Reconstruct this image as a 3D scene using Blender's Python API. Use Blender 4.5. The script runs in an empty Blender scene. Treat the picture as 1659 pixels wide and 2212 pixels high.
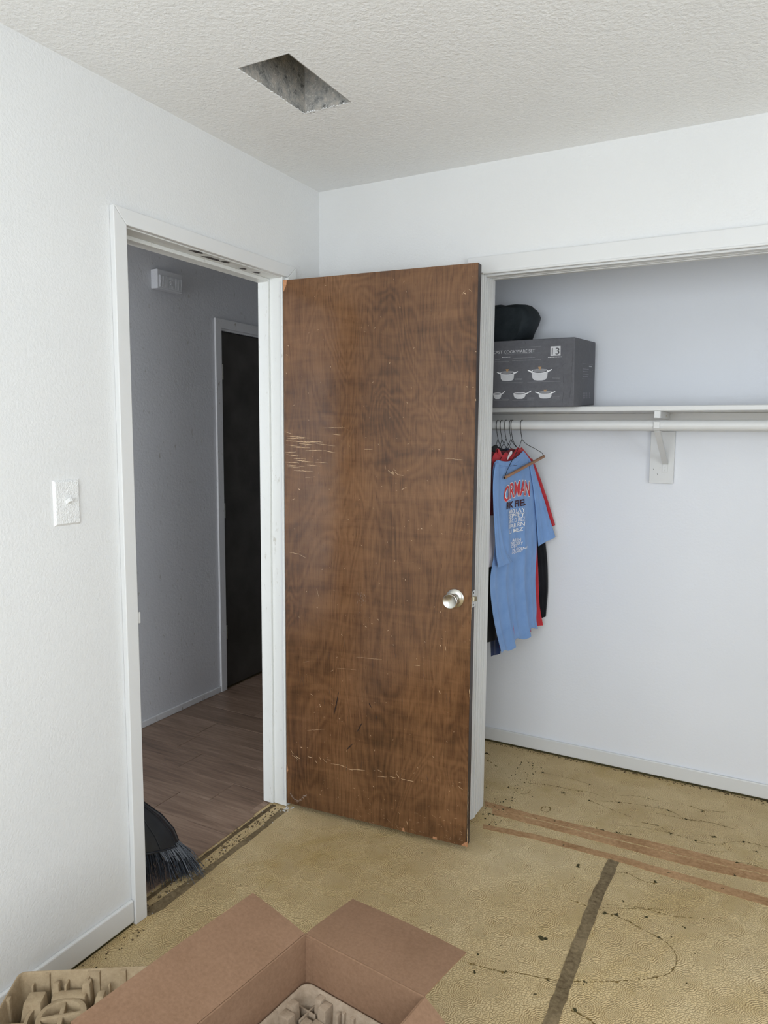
import bpy, bmesh, math, random
from mathutils import Vector, Matrix
from math import sin, cos, pi, radians, hypot

SC = bpy.context.scene
COL = SC.collection
random.seed(7)

# ------------------------------------------------------------------ camera
cam_data = bpy.data.cameras.new('camera')
cam = bpy.data.objects.new('camera', cam_data)
COL.objects.link(cam)
SC.camera = cam
F_PX, YAW, PITCH, ROLL = 1571.84, 0.4926, -0.1083, 0.0073
CAM = Vector((1.6497, -2.5123, 1.4937))
cam_data.sensor_fit = 'HORIZONTAL'
cam_data.sensor_width = 36.0
cam_data.lens = F_PX / 1659.0 * 36.0
cam_data.clip_start = 0.02
_f = Vector((-sin(YAW) * cos(PITCH), cos(YAW) * cos(PITCH), sin(PITCH)))
_r = _f.cross(Vector((0, 0, 1))).normalized()
_u = _r.cross(_f)
_R = cos(ROLL) * _r + sin(ROLL) * _u
_U = -sin(ROLL) * _r + cos(ROLL) * _u
cam.matrix_world = Matrix(((_R.x, _U.x, -_f.x, CAM.x), (_R.y, _U.y, -_f.y, CAM.y), (_R.z, _U.z, -_f.z, CAM.z), (0, 0, 0, 1)))

# ------------------------------------------------------------------ world, light, exposure
wd = bpy.data.worlds.new('world')
SC.world = wd
wd.use_nodes = True
wd.node_tree.nodes['Background'].inputs[0].default_value = (0.75, 0.86, 1.0, 1)
wd.node_tree.nodes['Background'].inputs[1].default_value = 1.0

def area_light(name, loc, rot, sx, sy, watts, color):
    l = bpy.data.lights.new(name, 'AREA')
    l.shape = 'RECTANGLE'
    l.size, l.size_y, l.energy, l.color = sx, sy, watts, color
    o = bpy.data.objects.new(name, l)
    o.location, o.rotation_euler = loc, rot
    COL.objects.link(o)
    return o
# daylight entering by the bedroom window behind the camera
area_light('window_daylight', (1.45, -3.74, 1.50), (radians(90), 0, 0), 1.75, 1.25, 55, (0.885, 0.95, 1.0))
# daylight entering by the second bedroom window, in the wall on the right
area_light('side_window_daylight', (3.34, -1.95, 1.45), (0, radians(90), 0), 1.15, 1.30, 27, (0.885, 0.95, 1.0))
# unseen fill light added to brighten the hall, as from a nearby room
area_light('hall_fill_light', (-0.55, -3.74, 1.10), (radians(90), 0, 0), 0.80, 1.90, 44, (0.92, 0.96, 1.0))
SC.cycles.max_bounces = 6
SC.cycles.use_light_tree = False
SC.cycles.use_adaptive_sampling = True
SC.cycles.adaptive_threshold = 0.05
SC.cycles.adaptive_min_samples = 16
SC.cycles.glossy_bounces = 2
SC.cycles.transparent_max_bounces = 2
wd.cycles.sampling_method = 'NONE'
SC.cycles.caustics_reflective = False
SC.cycles.caustics_refractive = False
SC.view_settings.view_transform = 'Standard'
SC.view_settings.look = 'None'
SC.view_settings.gamma = 1.0
SC.view_settings.use_curve_mapping = False
SC.view_settings.exposure = 0.13

# ------------------------------------------------------------------ helpers
def lin(c):
    return tuple(((x / 255) / 12.92 if x / 255 <= 0.04045 else ((x / 255 + 0.055) / 1.055) ** 2.4) for x in c[:3]) + (1.0,)

class NT:
    """small node-tree helper"""
    def __init__(s, name, rough=0.6, metal=0.0, spec=0.4):
        s.m = bpy.data.materials.new(name)
        s.m.use_nodes = True
        s.t = s.m.node_tree
        s.b = s.t.nodes['Principled BSDF']
        s.b.inputs['Roughness'].default_value = rough
        s.b.inputs['Metallic'].default_value = metal
        s.b.inputs['Specular IOR Level'].default_value = spec
        s._c = None
    def n(s, typ, **kw):
        nd = s.t.nodes.new(typ)
        for k, v in kw.items():
            setattr(nd, k, v)
        return nd
    def l(s, a, b):
        s.t.links.new(a, b)
    def setin(s, sock, v):
        if hasattr(v, 'is_linked'):
            s.l(v, sock)
        else:
            sock.default_value = v
    def obj(s):
        if s._c is None:
            s._c = s.n('ShaderNodeTexCoord').outputs['Object']
        return s._c
    def mapped(s, scale=(1, 1, 1), loc=(0, 0, 0), src=None):
        m = s.n('ShaderNodeMapping')
        m.inputs['Scale'].default_value = scale
        m.inputs['Location'].default_value = loc
        s.l(src or s.obj(), m.inputs['Vector'])
        return m.outputs[0]
    def noise(s, scale, detail=3, rough=0.5, dist=0.0, vec=None):
        n = s.n('ShaderNodeTexNoise')
        n.inputs['Scale'].default_value = scale
        n.inputs['Detail'].default_value = detail
        n.inputs['Roughness'].default_value = rough
        n.inputs['Distortion'].default_value = dist
        s.l(vec or s.obj(), n.inputs['Vector'])
        return n.outputs['Fac']
    def math(s, op, a, b=0.0, c=None):
        n = s.n('ShaderNodeMath', operation=op)
        s.setin(n.inputs[0], a)
        s.setin(n.inputs[1], b)
        if c is not None:
            s.setin(n.inputs[2], c)
        return n.outputs[0]
    def ramp(s, fac, stops):
        r = s.n('ShaderNodeValToRGB')
        els = r.color_ramp.elements
        while len(els) < len(stops):
            els.new(0.5)
        for e, (p, c) in zip(els, stops):
            e.position, e.color = p, c if len(c) == 4 else lin(c)
        s.l(fac, r.inputs[0])
        return r.outputs[0]
    def mix(s, fac, a, b, mode='MIX'):
        n = s.n('ShaderNodeMix', data_type='RGBA', blend_type=mode)
        s.setin(n.inputs[0], fac)
        s.setin(n.inputs[6], a)
        s.setin(n.inputs[7], b)
        return n.outputs[2]
    def color(s, v):
        s.setin(s.b.inputs['Base Color'], v)
    def bump(s, h, strength=0.3, dist=0.002):
        n = s.n('ShaderNodeBump')
        n.inputs['Strength'].default_value = strength
        n.inputs['Distance'].default_value = dist
        s.l(h, n.inputs['Height'])
        s.l(n.outputs[0], s.b.inputs['Normal'])

class MB:
    """collects geometry for ONE mesh"""
    def __init__(s):
        s.bm = bmesh.new()
    def box(s, x0, x1, y0, y1, z0, z1, bev=0.0):
        m = Matrix.Translation(((x0 + x1) / 2, (y0 + y1) / 2, (z0 + z1) / 2)) @ Matrix.Diagonal((abs(x1 - x0), abs(y1 - y0), abs(z1 - z0), 1))
        r = bmesh.ops.create_cube(s.bm, size=1, matrix=m)
        if bev:
            es = set(e for v in r['verts'] for e in v.link_edges)
            bmesh.ops.bevel(s.bm, geom=list(es), offset=bev, segments=2, affect='EDGES', profile=0.5)
        return s
    def obox(s, c, ax, half, bev=0.0):
        """oriented box: centre, three axes, half sizes"""
        ax = [Vector(a).normalized() for a in ax]
        vs = []
        for i in (-1, 1):
            for j in (-1, 1):
                for k in (-1, 1):
                    vs.append(s.bm.verts.new(Vector(c) + ax[0] * half[0] * i + ax[1] * half[1] * j + ax[2] * half[2] * k))
        fs = [(0, 1, 3, 2), (4, 6, 7, 5), (0, 4, 5, 1), (2, 3, 7, 6), (0, 2, 6, 4), (1, 5, 7, 3)]
        for f in fs:
            s.bm.faces.new([vs[i] for i in f])
        if bev:
            es = set(e for v in vs for e in v.link_edges)
            bmesh.ops.bevel(s.bm, geom=list(es), offset=bev, segments=2, affect='EDGES', profile=0.5)
        return s
    def hexa(s, p, bev=0.0):
        """eight corners: bottom four then top four, same winding"""
        vs = [s.bm.verts.new(q) for q in p]
        for f in [(3, 2, 1, 0), (4, 5, 6, 7), (0, 1, 5, 4), (1, 2, 6, 5), (2, 3, 7, 6), (3, 0, 4, 7)]:
            s.bm.faces.new([vs[i] for i in f])
        if bev:
            es = set(e for v in vs for e in v.link_edges)
            bmesh.ops.bevel(s.bm, geom=list(es), offset=bev, segments=2, affect='EDGES', profile=0.5)
        return s
    def prism(s, pts, h, axis='z', base=0.0):
        """polygon pts extruded along an axis from base by h"""
        def P(a, b, t):
            return {'z': (a, b, t), 'y': (a, t, b), 'x': (t, a, b)}[axis]
        lo = [s.bm.verts.new(P(a, b, base)) for a, b in pts]
        hi = [s.bm.verts.new(P(a, b, base + h)) for a, b in pts]
        n = len(pts)
        s.bm.faces.new(lo[::-1])
        s.bm.faces.new(hi)
        for i in range(n):
            s.bm.faces.new((lo[i], lo[(i + 1) % n], hi[(i + 1) % n], hi[i]))
        return s
    def tube(s, pts, r, seg=10, caps=True):
        pts = [Vector(p) for p in pts]
        rs = r if isinstance(r, (list, tuple)) else [r] * len(pts)
        rings = []
        up = None
        for i, p in enumerate(pts):
            t = (pts[min(i + 1, len(pts) - 1)] - pts[max(i - 1, 0)]).normalized()
            if up is None:
                up = Vector((0, 0, 1)) if abs(t.z) < 0.9 else Vector((1, 0, 0))
            a = t.cross(up)
            if a.length < 1e-5:
                a = t.orthogonal()
            a.normalize()
            b = a.cross(t).normalized()
            up = b
            rings.append([s.bm.verts.new(p + (a * cos(2 * pi * k / seg) + b * sin(2 * pi * k / seg)) * rs[i]) for k in range(seg)])
        for A, B in zip(rings, rings[1:]):
            for k in range(seg):
                s.bm.faces.new((A[k], A[(k + 1) % seg], B[(k + 1) % seg], B[k]))
        if caps:
            s.bm.faces.new(rings[0][::-1])
            s.bm.faces.new(rings[-1])
        return s
    def lathe(s, prof, o, axis, seg=32):
        """profile [(radius, distance along axis)] turned about axis through o"""
        ax = Vector(axis).normalized()
        a = ax.orthogonal().normalized()
        b = ax.cross(a)
        o = Vector(o)
        rings = []
        for r, h in prof:
            if r < 1e-6:
                rings.append([s.bm.verts.new(o + ax * h)])
            else:
                rings.append([s.bm.verts.new(o + ax * h + (a * cos(2 * pi * k / seg) + b * sin(2 * pi * k / seg)) * r) for k in range(seg)])
        for A, B in zip(rings, rings[1:]):
            for k in range(seg):
                k2 = (k + 1) % seg
                if len(A) == 1 and len(B) == 1:
                    continue
                if len(A) == 1:
                    s.bm.faces.new((A[0], B[k2], B[k]))
                elif len(B) == 1:
                    s.bm.faces.new((A[k], A[k2], B[0]))
                else:
                    s.bm.faces.new((A[k], A[k2], B[k2], B[k]))
        return s
    def poly(s, pts):
        s.bm.faces.new([s.bm.verts.new(p) for p in pts])
        return s
    def grid(s, G, close=False):
        V = [[s.bm.verts.new(p) for p in row] for row in G]
        for A, B in zip(V, V[1:]):
            n = len(A)
            for k in range(n if close else n - 1):
                s.bm.faces.new((A[k], A[(k + 1) % n], B[(k + 1) % n], B[k]))
        return V
    def jitter(s, amt, seed=0):
        rnd = random.Random(seed)
        for v in s.bm.verts:
            v.co += Vector((rnd.uniform(-1, 1), rnd.uniform(-1, 1), rnd.uniform(-1, 1))) * amt
        return s
    def build(s, name, mat, parent=None, at=None, smooth=False, angle=40):
        """at: world point used as origin of a top-level mesh; with a parent, verts are in the root's frame"""
        bmesh.ops.recalc_face_normals(s.bm, faces=s.bm.faces)
        me = bpy.data.meshes.new(name)
        if at is not None:
            bmesh.ops.translate(s.bm, verts=s.bm.verts, vec=-Vector(at))
        s.bm.to_mesh(me)
        s.bm.free()
        me.materials.append(mat)
        if smooth:
            me.polygons.foreach_set('use_smooth', [True] * len(me.polygons))
            me.set_sharp_from_angle(angle=radians(angle))
        o = bpy.data.objects.new(name, me)
        COL.objects.link(o)
        if parent is not None:
            o.parent = parent
        if at is not None:
            o.location = at
        return o

def tag(o, label=None, cat=None, group=None, kind=None):
    for k, v in (('label', label), ('category', cat), ('group', group), ('kind', kind)):
        if v:
            o[k] = v
    return o

def root(name, loc=(0, 0, 0), rot=(0, 0, 0), **kw):
    o = bpy.data.objects.new(name, None)
    o.empty_display_size = 0.05
    o.location, o.rotation_euler = loc, rot
    COL.objects.link(o)
    return tag(o, **kw)

class Off(MB):
    """MB whose input is in world coordinates and whose result sits under an unrotated root"""
    def under(s, name, mat, rt, **kw):
        bmesh.ops.translate(s.bm, verts=s.bm.verts, vec=-Vector(rt.location))
        return s.build(name, mat, rt, **kw)

def text_mesh(body, size=1.0, bold=0.0):
    """flat text as (verts, faces), left aligned at 0, cap height about 0.7*size"""
    cu = bpy.data.curves.new('txt', 'FONT')
    cu.body, cu.size, cu.offset = body, size, bold
    cu.resolution_u = 3
    o = bpy.data.objects.new('txt', cu)
    COL.objects.link(o)
    dg = bpy.context.evaluated_depsgraph_get()
    me = bpy.data.meshes.new_from_object(o.evaluated_get(dg))
    v = [tuple(q.co) for q in me.vertices]
    f = [tuple(p.vertices) for p in me.polygons]
    bpy.data.objects.remove(o)
    bpy.data.curves.remove(cu)
    bpy.data.meshes.remove(me)
    return v, f

def text_onto(mb, body, fn, w, h, bold=0.0, z0=0.0):
    """lay text into mb so it fills width w and cap height h; fn(x, y) -> point"""
    v, f = text_mesh(body, 1.0, bold)
    if not v:
        return
    xs = [q[0] for q in v]
    x0, x1 = min(xs), max(xs)
    sx, sy = w / max(x1 - x0, 1e-6), h / 0.69
    V = [mb.bm.verts.new(fn((q[0] - x0) * sx, q[1] * sy)) for q in v]
    for p in f:
        try:
            mb.bm.faces.new([V[i] for i in p])
        except ValueError:
            pass

# ------------------------------------------------------------------ materials
def wall_paint(name, c, bs=0.35, sc=170, dirt=0.0, rough=0.55):
    t = NT(name, rough, spec=0.3)
    h = t.noise(sc * 0.6, 2, 0.62)
    big = t.noise(2.5, 1, 0.6)
    col = t.ramp(big, [(0.3, tuple(x - 3 for x in c)), (0.7, c)])
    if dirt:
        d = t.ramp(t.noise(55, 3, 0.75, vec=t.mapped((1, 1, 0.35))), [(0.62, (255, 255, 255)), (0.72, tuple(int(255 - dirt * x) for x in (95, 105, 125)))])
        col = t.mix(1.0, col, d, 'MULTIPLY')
    t.color(col)
    t.bump(h, bs, 0.004)
    return t.m

def plain(name, c, rough=0.5, metal=0.0, spec=0.4, var=6, scale=30, bump=0.0, bscale=200):
    t = NT(name, rough, metal, spec)
    t.color(t.ramp(t.noise(scale, 4, 0.6), [(0.3, tuple(max(0, x - var) for x in c)), (0.7, tuple(min(255, x + var) for x in c))]))
    if bump:
        t.bump(t.noise(bscale, 3, 0.6), bump, 0.002)
    return t.m

M = {}
M['wall'] = wall_paint('wall_paint', (223, 223, 222), 0.32, 220)
M['ceil'] = wall_paint('ceiling_paint', (240, 240, 239), 0.75, 150)
M['closet'] = wall_paint('closet_paint', (231, 233, 238), 0.12, 160)
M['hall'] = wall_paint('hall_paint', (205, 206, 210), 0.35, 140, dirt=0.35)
M['trim'] = wall_paint('trim_paint', (219, 219, 218), 0.05, 60, rough=0.38)
M['trim_dirty'] = wall_paint('worn_trim_paint', (219, 220, 217), 0.06, 80, dirt=0.32, rough=0.4)
M['trim_hall'] = wall_paint('hall_trim_paint', (212, 212, 214), 0.06, 80, dirt=0.8, rough=0.45)
M['switch'] = wall_paint('painted_plate', (233, 233, 232), 0.8, 420, rough=0.4)
M['chrome'] = plain('satin_chrome', (205, 203, 196), 0.24, 1.0, var=8, scale=60)
M['brass'] = plain('latch_metal', (190, 182, 160), 0.35, 1.0)
M['dark_hole'] = plain('dark_hole', (25, 24, 23), 0.9)
M['white_wire'] = plain('black_wire', (28, 28, 30), 0.35, 0.6)
M['black_plastic'] = plain('black_plastic', (30, 33, 39), 0.28, spec=0.5, bump=0.15, bscale=60)

def mat_vent():
    t = NT('dusty_galvanised_duct', 0.75, 0.15)
    a = t.noise(34, 4, 0.75)
    b = t.noise(150, 3, 0.7)
    c = t.ramp(a, [(0.30, (84, 84, 82)), (0.44, (158, 157, 153)), (0.68, (196, 188, 178))])
    sp = t.ramp(b, [(0.56, (0, 0, 0)), (0.66, (255, 255, 255))])
    t.color(t.mix(t.math('MULTIPLY', sp, 0.45), c, lin((232, 228, 220))))
    t.bump(b, 0.6, 0.004)
    return t.m
M['vent'] = mat_vent()

def mat_door():
    t = NT('stained_birch_veneer', 0.42, spec=0.45)
    g = t.noise(1.0, 4, 0.7, 0.3, t.mapped((190, 1, 6)))
    cath = t.noise(1.0, 2, 0.5, 0.7, t.mapped((5.0, 1, 1.5), (0.3, 0, 0.2)))
    ring = t.math('SINE', t.math('MULTIPLY', cath, 120.0))
    fl = t.noise(1.0, 4, 0.6, 1.2, t.mapped((2.8, 1, 17), (1.7, 0, 4.1)))
    big = t.noise(1.0, 4, 0.62, 0.4, t.mapped((3.4, 1, 1.9), (5.2, 0, 1.3)))
    pan = t.noise(1.0, 0, 0.5, 0, t.mapped((5.2, 0.001, 0.05), (2.2, 0, 0)))
    v = t.math('ADD', t.math('MULTIPLY', g, 0.26), t.math('MULTIPLY', ring, 0.022))
    v = t.math('ADD', v, t.math('MULTIPLY', fl, 0.19))
    v = t.math('ADD', v, t.math('MULTIPLY', big, 0.26))
    v = t.math('ADD', v, t.math('MULTIPLY', pan, 0.20))
    c = t.ramp(v, [(0.33, (68, 46, 31)), (0.42, (98, 68, 45)), (0.49, (117, 83, 55)), (0.60, (138, 101, 70))])
    # short dark pore marks
    pores = t.ramp(t.noise(1.0, 3, 0.6, 0, t.mapped((420, 1, 26))), [(0.6, (255, 255, 255)), (0.7, (176, 160, 148))])
    c = t.mix(1.0, c, pores, 'MULTIPLY')
    t.color(c)
    t.bump(t.math('ADD', g, t.math('MULTIPLY', ring, 0.15)), 0.12, 0.001)
    r = t.ramp(t.noise(9, 4, 0.6), [(0.3, (95, 95, 95)), (0.7, (135, 135, 135))])
    t.l(r, t.b.inputs['Roughness'])
    return t.m
M['door'] = mat_door()
M['door_edge'] = plain('dark_door_edge', (52, 40, 36), 0.5, var=10, scale=12)
M['door_hall'] = plain('near_black_door_stain', (64, 61, 57), 0.4, var=10, scale=5)
M['pale_wood'] = plain('bare_wood_scratch', (214, 182, 142), 0.7, var=16, scale=300)
M['chip'] = plain('bare_orange_wood', (186, 134, 96), 0.7, var=14, scale=300)
M['dark_mark'] = plain('dark_gouge', (38, 22, 14), 0.6)
M['haze_mark'] = plain('chalky_smudge', (150, 138, 128), 0.8, var=20, scale=80)

def mat_floor():
    t = NT('embossed_tan_vinyl', 0.62, spec=0.3)
    def medal(scale, off, freq):
        vec = t.mapped((1, 1, 1), off)
        vo = t.n('ShaderNodeTexVoronoi', voronoi_dimensions='2D')
        vo.inputs['Scale'].default_value = scale
        vo.inputs['Randomness'].default_value = 0.62
        t.l(vec, vo.inputs['Vector'])
        sub = t.n('ShaderNodeVectorMath', operation='SUBTRACT')
        t.l(vec, sub.inputs[0])
        t.l(vo.outputs['Position'], sub.inputs[1])
        sp = t.n('ShaderNodeSeparateXYZ')
        t.l(sub.outputs[0], sp.inputs[0])
        ang = t.math('ARCTAN2', sp.outputs[1], sp.outputs[0])
        r = t.math('SQRT', t.math('ADD', t.math('MULTIPLY', sp.outputs[0], sp.outputs[0]), t.math('MULTIPLY', sp.outputs[1], sp.outputs[1])))
        sc = t.n('ShaderNodeSeparateColor')
        t.l(vo.outputs['Color'], sc.inputs[0])
        n = t.math('MULTIPLY', t.math('ROUND', t.math('SUBTRACT', t.math('MULTIPLY', sc.outputs[0], 2.6), 1.3)), 13.0)
        wob = t.math('MULTIPLY', t.noise(45, 1, 0.5), 4.0)
        k = t.math('ROUND', t.math('MULTIPLY_ADD', sc.outputs[1], 7.0, 6.0))
        scal = t.math('MULTIPLY', t.math('ABSOLUTE', t.math('SINE', t.math('MULTIPLY', ang, k))), t.math('MULTIPLY_ADD', sc.outputs[2], 3.5, 0.8))
        fr = t.math('MULTIPLY_ADD', sc.outputs[1], 350.0, freq)
        ph = t.math('ADD', t.math('ADD', t.math('MULTIPLY', r, fr), t.math('MULTIPLY', n, ang)), t.math('ADD', wob, scal))
        rad = t.math('MULTIPLY_ADD', sc.outputs[2], 0.022, 0.036)
        return t.math('SINE', ph), t.math('LESS_THAN', r, rad)
    h1, m1 = medal(9.6, (0, 0, 0), 850.0)
    # small leaf shapes fill the space between the medallions
    vf = t.n('ShaderNodeTexVoronoi', voronoi_dimensions='2D', feature='DISTANCE_TO_EDGE')
    vf.inputs['Scale'].default_value = 120.0
    t.l(t.obj(), vf.inputs['Vector'])
    h2 = t.math('SUBTRACT', t.math('MULTIPLY', t.math('MINIMUM', vf.outputs[0], 0.25), 8.0), 1.0)
    mx = t.n('ShaderNodeMix', data_type='FLOAT')
    t.l(m1, mx.inputs[0]); t.l(h2, mx.inputs[2]); t.l(h1, mx.inputs[3])
    fine = t.math('SUBTRACT', t.noise(330, 1, 0.6), 0.5)
    h = t.math('ADD', mx.outputs[0], t.math('MULTIPLY', fine, 1.2))
    big = t.noise(1.6, 4, 0.65)
    c = t.ramp(big, [(0.30, (198, 172, 126)), (0.50, (212, 188, 142)), (0.72, (222, 200, 158))])
    # old glue yellowing
    yel = t.ramp(t.noise(2.1, 5, 0.7, 0.5, t.mapped((1, 1, 1), (3.1, 8.2, 0))), [(0.52, (0, 0, 0)), (0.70, (255, 255, 255))])
    c = t.mix(t.math('MULTIPLY', yel, 0.50), c, lin((186, 156, 88)))
    dirt = t.ramp(t.noise(38, 4, 0.75), [(0.62, (255, 255, 255)), (0.74, (205, 190, 160))])
    c = t.mix(1.0, c, dirt, 'MULTIPLY')
    # brown multiplied into the low lines of the embossed pattern
    ln = t.ramp(t.math('MULTIPLY_ADD', h, 0.25, 0.5), [(0.16, (164, 144, 112)), (0.42, (255, 255, 255))])
    c = t.mix(1.0, c, ln, 'MULTIPLY')
    t.color(c)
    t.bump(h, 0.46, 0.004)
    return t.m
M['floor'] = mat_floor()

def mat_plank():
    t = NT('brown_vinyl_plank', 0.42, spec=0.4)
    oi = t.n('ShaderNodeObjectInfo')
    add = t.n('ShaderNodeVectorMath', operation='ADD')
    t.l(t.obj(), add.inputs[0])
    sc = t.n('ShaderNodeVectorMath', operation='SCALE')
    sc.inputs[0].default_value = (7.3, 3.1, 5.7)
    t.l(oi.outputs['Random'], sc.inputs['Scale'])
    t.l(sc.outputs[0], add.inputs[1])
    g = t.noise(1.0, 6, 0.7, 0.6, t.mapped((4, 60, 4), src=add.outputs[0]))
    b = t.noise(1.0, 3, 0.6, 0.5, t.mapped((1.5, 9, 2), src=add.outputs[0]))
    v = t.math('ADD', t.math('MULTIPLY', g, 0.6), t.math('MULTIPLY', b, 0.4))
    c = t.ramp(v, [(0.33, (96, 78, 66)), (0.50, (134, 111, 95)), (0.66, (162, 138, 120))])
    t.color(c)
    t.bump(g, 0.1, 0.001)
    return t.m
M['plank'] = mat_plank()

def mat_fibre(name, lo, hi, rough=0.85, sc=90, bump=0.2, bs=500):
    t = NT(name, rough, spec=0.2)
    v = t.math('ADD', t.math('MULTIPLY', t.noise(sc, 5, 0.7), 0.6), t.math('MULTIPLY', t.noise(6, 3, 0.6), 0.4))
    t.color(t.ramp(v, [(0.35, lo), (0.65, hi)]))
    t.bump(t.noise(bs, 3, 0.6), bump, 0.002)
    return t.m
M['card'] = mat_fibre('brown_cardboard', (126, 97, 75), (144, 113, 90), 0.8, 140, 0.1)
M['pulp'] = mat_fibre('moulded_paper_pulp', (152, 132, 104), (182, 162, 132), 0.95, 60, 0.5, 350)
M['pulp_grey'] = mat_fibre('grey_paper_pulp', (148, 130, 110), (178, 160, 140), 0.95, 60, 0.5, 350)
M['cookbox'] = mat_fibre('charcoal_printed_card', (92, 92, 97), (104, 104, 109), 0.6, 60, 0.05)
M['print_light'] = plain('pale_grey_print', (205, 205, 208), 0.6)
M['print_mid'] = plain('mid_grey_print', (140, 140, 144), 0.6)
M['print_dark'] = plain('dark_print', (62, 62, 66), 0.6)
M['print_white'] = plain('white_print', (236, 236, 238), 0.6)
M['print_red'] = plain('red_print', (196, 52, 58), 0.7)
M['print_ink'] = plain('dark_maroon_print', (58, 20, 32), 0.7)
M['print_gold'] = plain('gold_print', (176, 142, 104), 0.5)
M['tack'] = mat_fibre('orange_brown_bare_strip', (140, 104, 68), (196, 158, 118), 0.8, 70, 0.2, 200)
M['tack_dark'] = mat_fibre('grey_brown_old_adhesive', (84, 70, 48), (150, 132, 102), 0.85, 75, 0.4, 200)
M['glue'] = mat_fibre('dark_olive_old_glue', (88, 72, 38), (138, 114, 66), 0.7, 60, 0.3, 300)
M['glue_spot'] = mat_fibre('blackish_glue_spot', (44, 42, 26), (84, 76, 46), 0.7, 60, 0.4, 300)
M['debris'] = mat_fibre('dark_crumbs', (58, 46, 32), (126, 108, 80), 0.9, 60, 0.2)
M['bag'] = mat_fibre('black_nylon', (36, 42, 45), (50, 56, 60), 0.65, 30, 0.15, 120)
def cloth(name, lo, hi):
    t = NT(name, 0.9, spec=0.15)
    t.color(t.ramp(t.noise(14, 4, 0.6), [(0.3, lo), (0.7, hi)]))
    t.b.inputs['Sheen Weight'].default_value = 0.15
    t.bump(t.noise(700, 2, 0.5), 0.15, 0.001)
    return t.m
M['blue'] = cloth('sky_blue_jersey', (112, 148, 200), (126, 160, 210))
M['red'] = cloth('red_jersey', (172, 40, 50), (192, 54, 62))
M['maroon'] = cloth('maroon_jersey', (108, 24, 34), (126, 34, 44))
M['white'] = cloth('pinkish_white_jersey', (222, 212, 216), (234, 226, 228))
M['black'] = cloth('black_jersey', (18, 19, 22), (26, 27, 31))
M['navy'] = cloth('navy_jersey', (24, 38, 74), (32, 50, 92))
M['wood_bar'] = mat_fibre('brown_card_tube', (148, 110, 86), (172, 134, 108), 0.7, 90, 0.1)
M['bristle'] = plain('black_bristle', (40, 46, 56), 0.35, spec=0.5, var=14, scale=80)

# ------------------------------------------------------------------ measured tables (metres)
PATHS = {
    'blue': [(0.69, 0.16), (0.7, 0.28), (0.715, 0.42), (0.735, 0.56), (0.752, 0.65), (0.8, 0.705)],
    'red': [(0.672, 0.16), (0.682, 0.28), (0.697, 0.42), (0.715, 0.56), (0.735, 0.66), (0.79, 0.722)],
    'maroon': [(0.655, 0.16), (0.664, 0.28), (0.68, 0.42), (0.695, 0.56), (0.71, 0.65)],
    'black': [(0.637, 0.16), (0.646, 0.28), (0.662, 0.42), (0.68, 0.56), (0.705, 0.66), (0.768, 0.732)],
    'navy': [(0.62, 0.16), (0.63, 0.28), (0.645, 0.42), (0.66, 0.56)],
}
ROWS = {
    'blue_body': [(0.035, 1.391, 0.291, 1.423), (0.01, 1.376, 0.361, 1.381), (0.004, 1.335, 0.391, 1.346), (0.023, 1.217, 0.424, 1.186), (0.041, 1.052, 0.449, 1.002), (0.005, 0.928, 0.449, 0.856), (0.019, 0.831, 0.471, 0.727), (0.06, 0.718, 0.474, 0.673), (0.131, 0.585, 0.486, 0.632)],
    'blue_lsleeve': [(0.005, 1.38, 0.035, 1.381), (-0.016, 1.311, 0.036, 1.29), (-0.011, 1.219, 0.047, 1.189), (0.002, 1.13, 0.069, 1.104), (0.016, 1.037, 0.119, 1.023), (0.037, 0.971, 0.18, 0.973)],
    'blue_rsleeve': [(0.334, 1.387, 0.376, 1.365), (0.356, 1.332, 0.416, 1.309), (0.389, 1.251, 0.483, 1.215), (0.423, 1.127, 0.53, 1.111), (0.449, 1.002, 0.56, 1.035)],
    'red_body': [(0.07, 1.423, 0.314, 1.438), (0.037, 1.398, 0.41, 1.385), (0.049, 1.325, 0.433, 1.348), (0.089, 1.007, 0.489, 0.995), (0.096, 0.815, 0.519, 0.738), (0.152, 0.605, 0.543, 0.629)],
    'red_rsleeve': [(0.377, 1.39, 0.418, 1.387), (0.425, 1.349, 0.472, 1.333), (0.473, 1.245, 0.525, 1.243), (0.515, 1.139, 0.563, 1.148), (0.536, 1.072, 0.587, 1.087)],
    'maroon_body': [(0.066, 1.424, 0.254, 1.435), (0.024, 1.398, 0.35, 1.4), (0.022, 1.271, 0.384, 1.249), (0.036, 1.003, 0.354, 0.969)],
    'maroon_sleeve': [(0.025, 1.38, 0.087, 1.375), (0.021, 1.29, 0.083, 1.286), (0.019, 1.175, 0.094, 1.168)],
    'white_cuff': [(0.019, 1.175, 0.094, 1.168), (0.015, 1.089, 0.117, 1.077), (0.021, 0.968, 0.123, 0.968)],
    'black_body': [(0.149, 1.451, 0.281, 1.426), (0.098, 1.436, 0.363, 1.399), (0.014, 1.38, 0.411, 1.348), (0.015, 1.014, 0.468, 0.995), (0.025, 0.642, 0.488, 0.627)],
    'black_sleeve': [(0.354, 1.4, 0.401, 1.389), (0.414, 1.287, 0.473, 1.264), (0.493, 1.118, 0.546, 1.116), (0.527, 0.969, 0.581, 0.955), (0.547, 0.819, 0.593, 0.826), (0.548, 0.733, 0.594, 0.751), (0.56, 0.656, 0.587, 0.663)],
    'navy_body': [(0.16, 1.422, 0.265, 1.426), (0.072, 1.387, 0.337, 1.39), (0.069, 1.005, 0.386, 0.982), (0.145, 0.8, 0.411, 0.749), (0.184, 0.553, 0.423, 0.556)],
}
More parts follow.
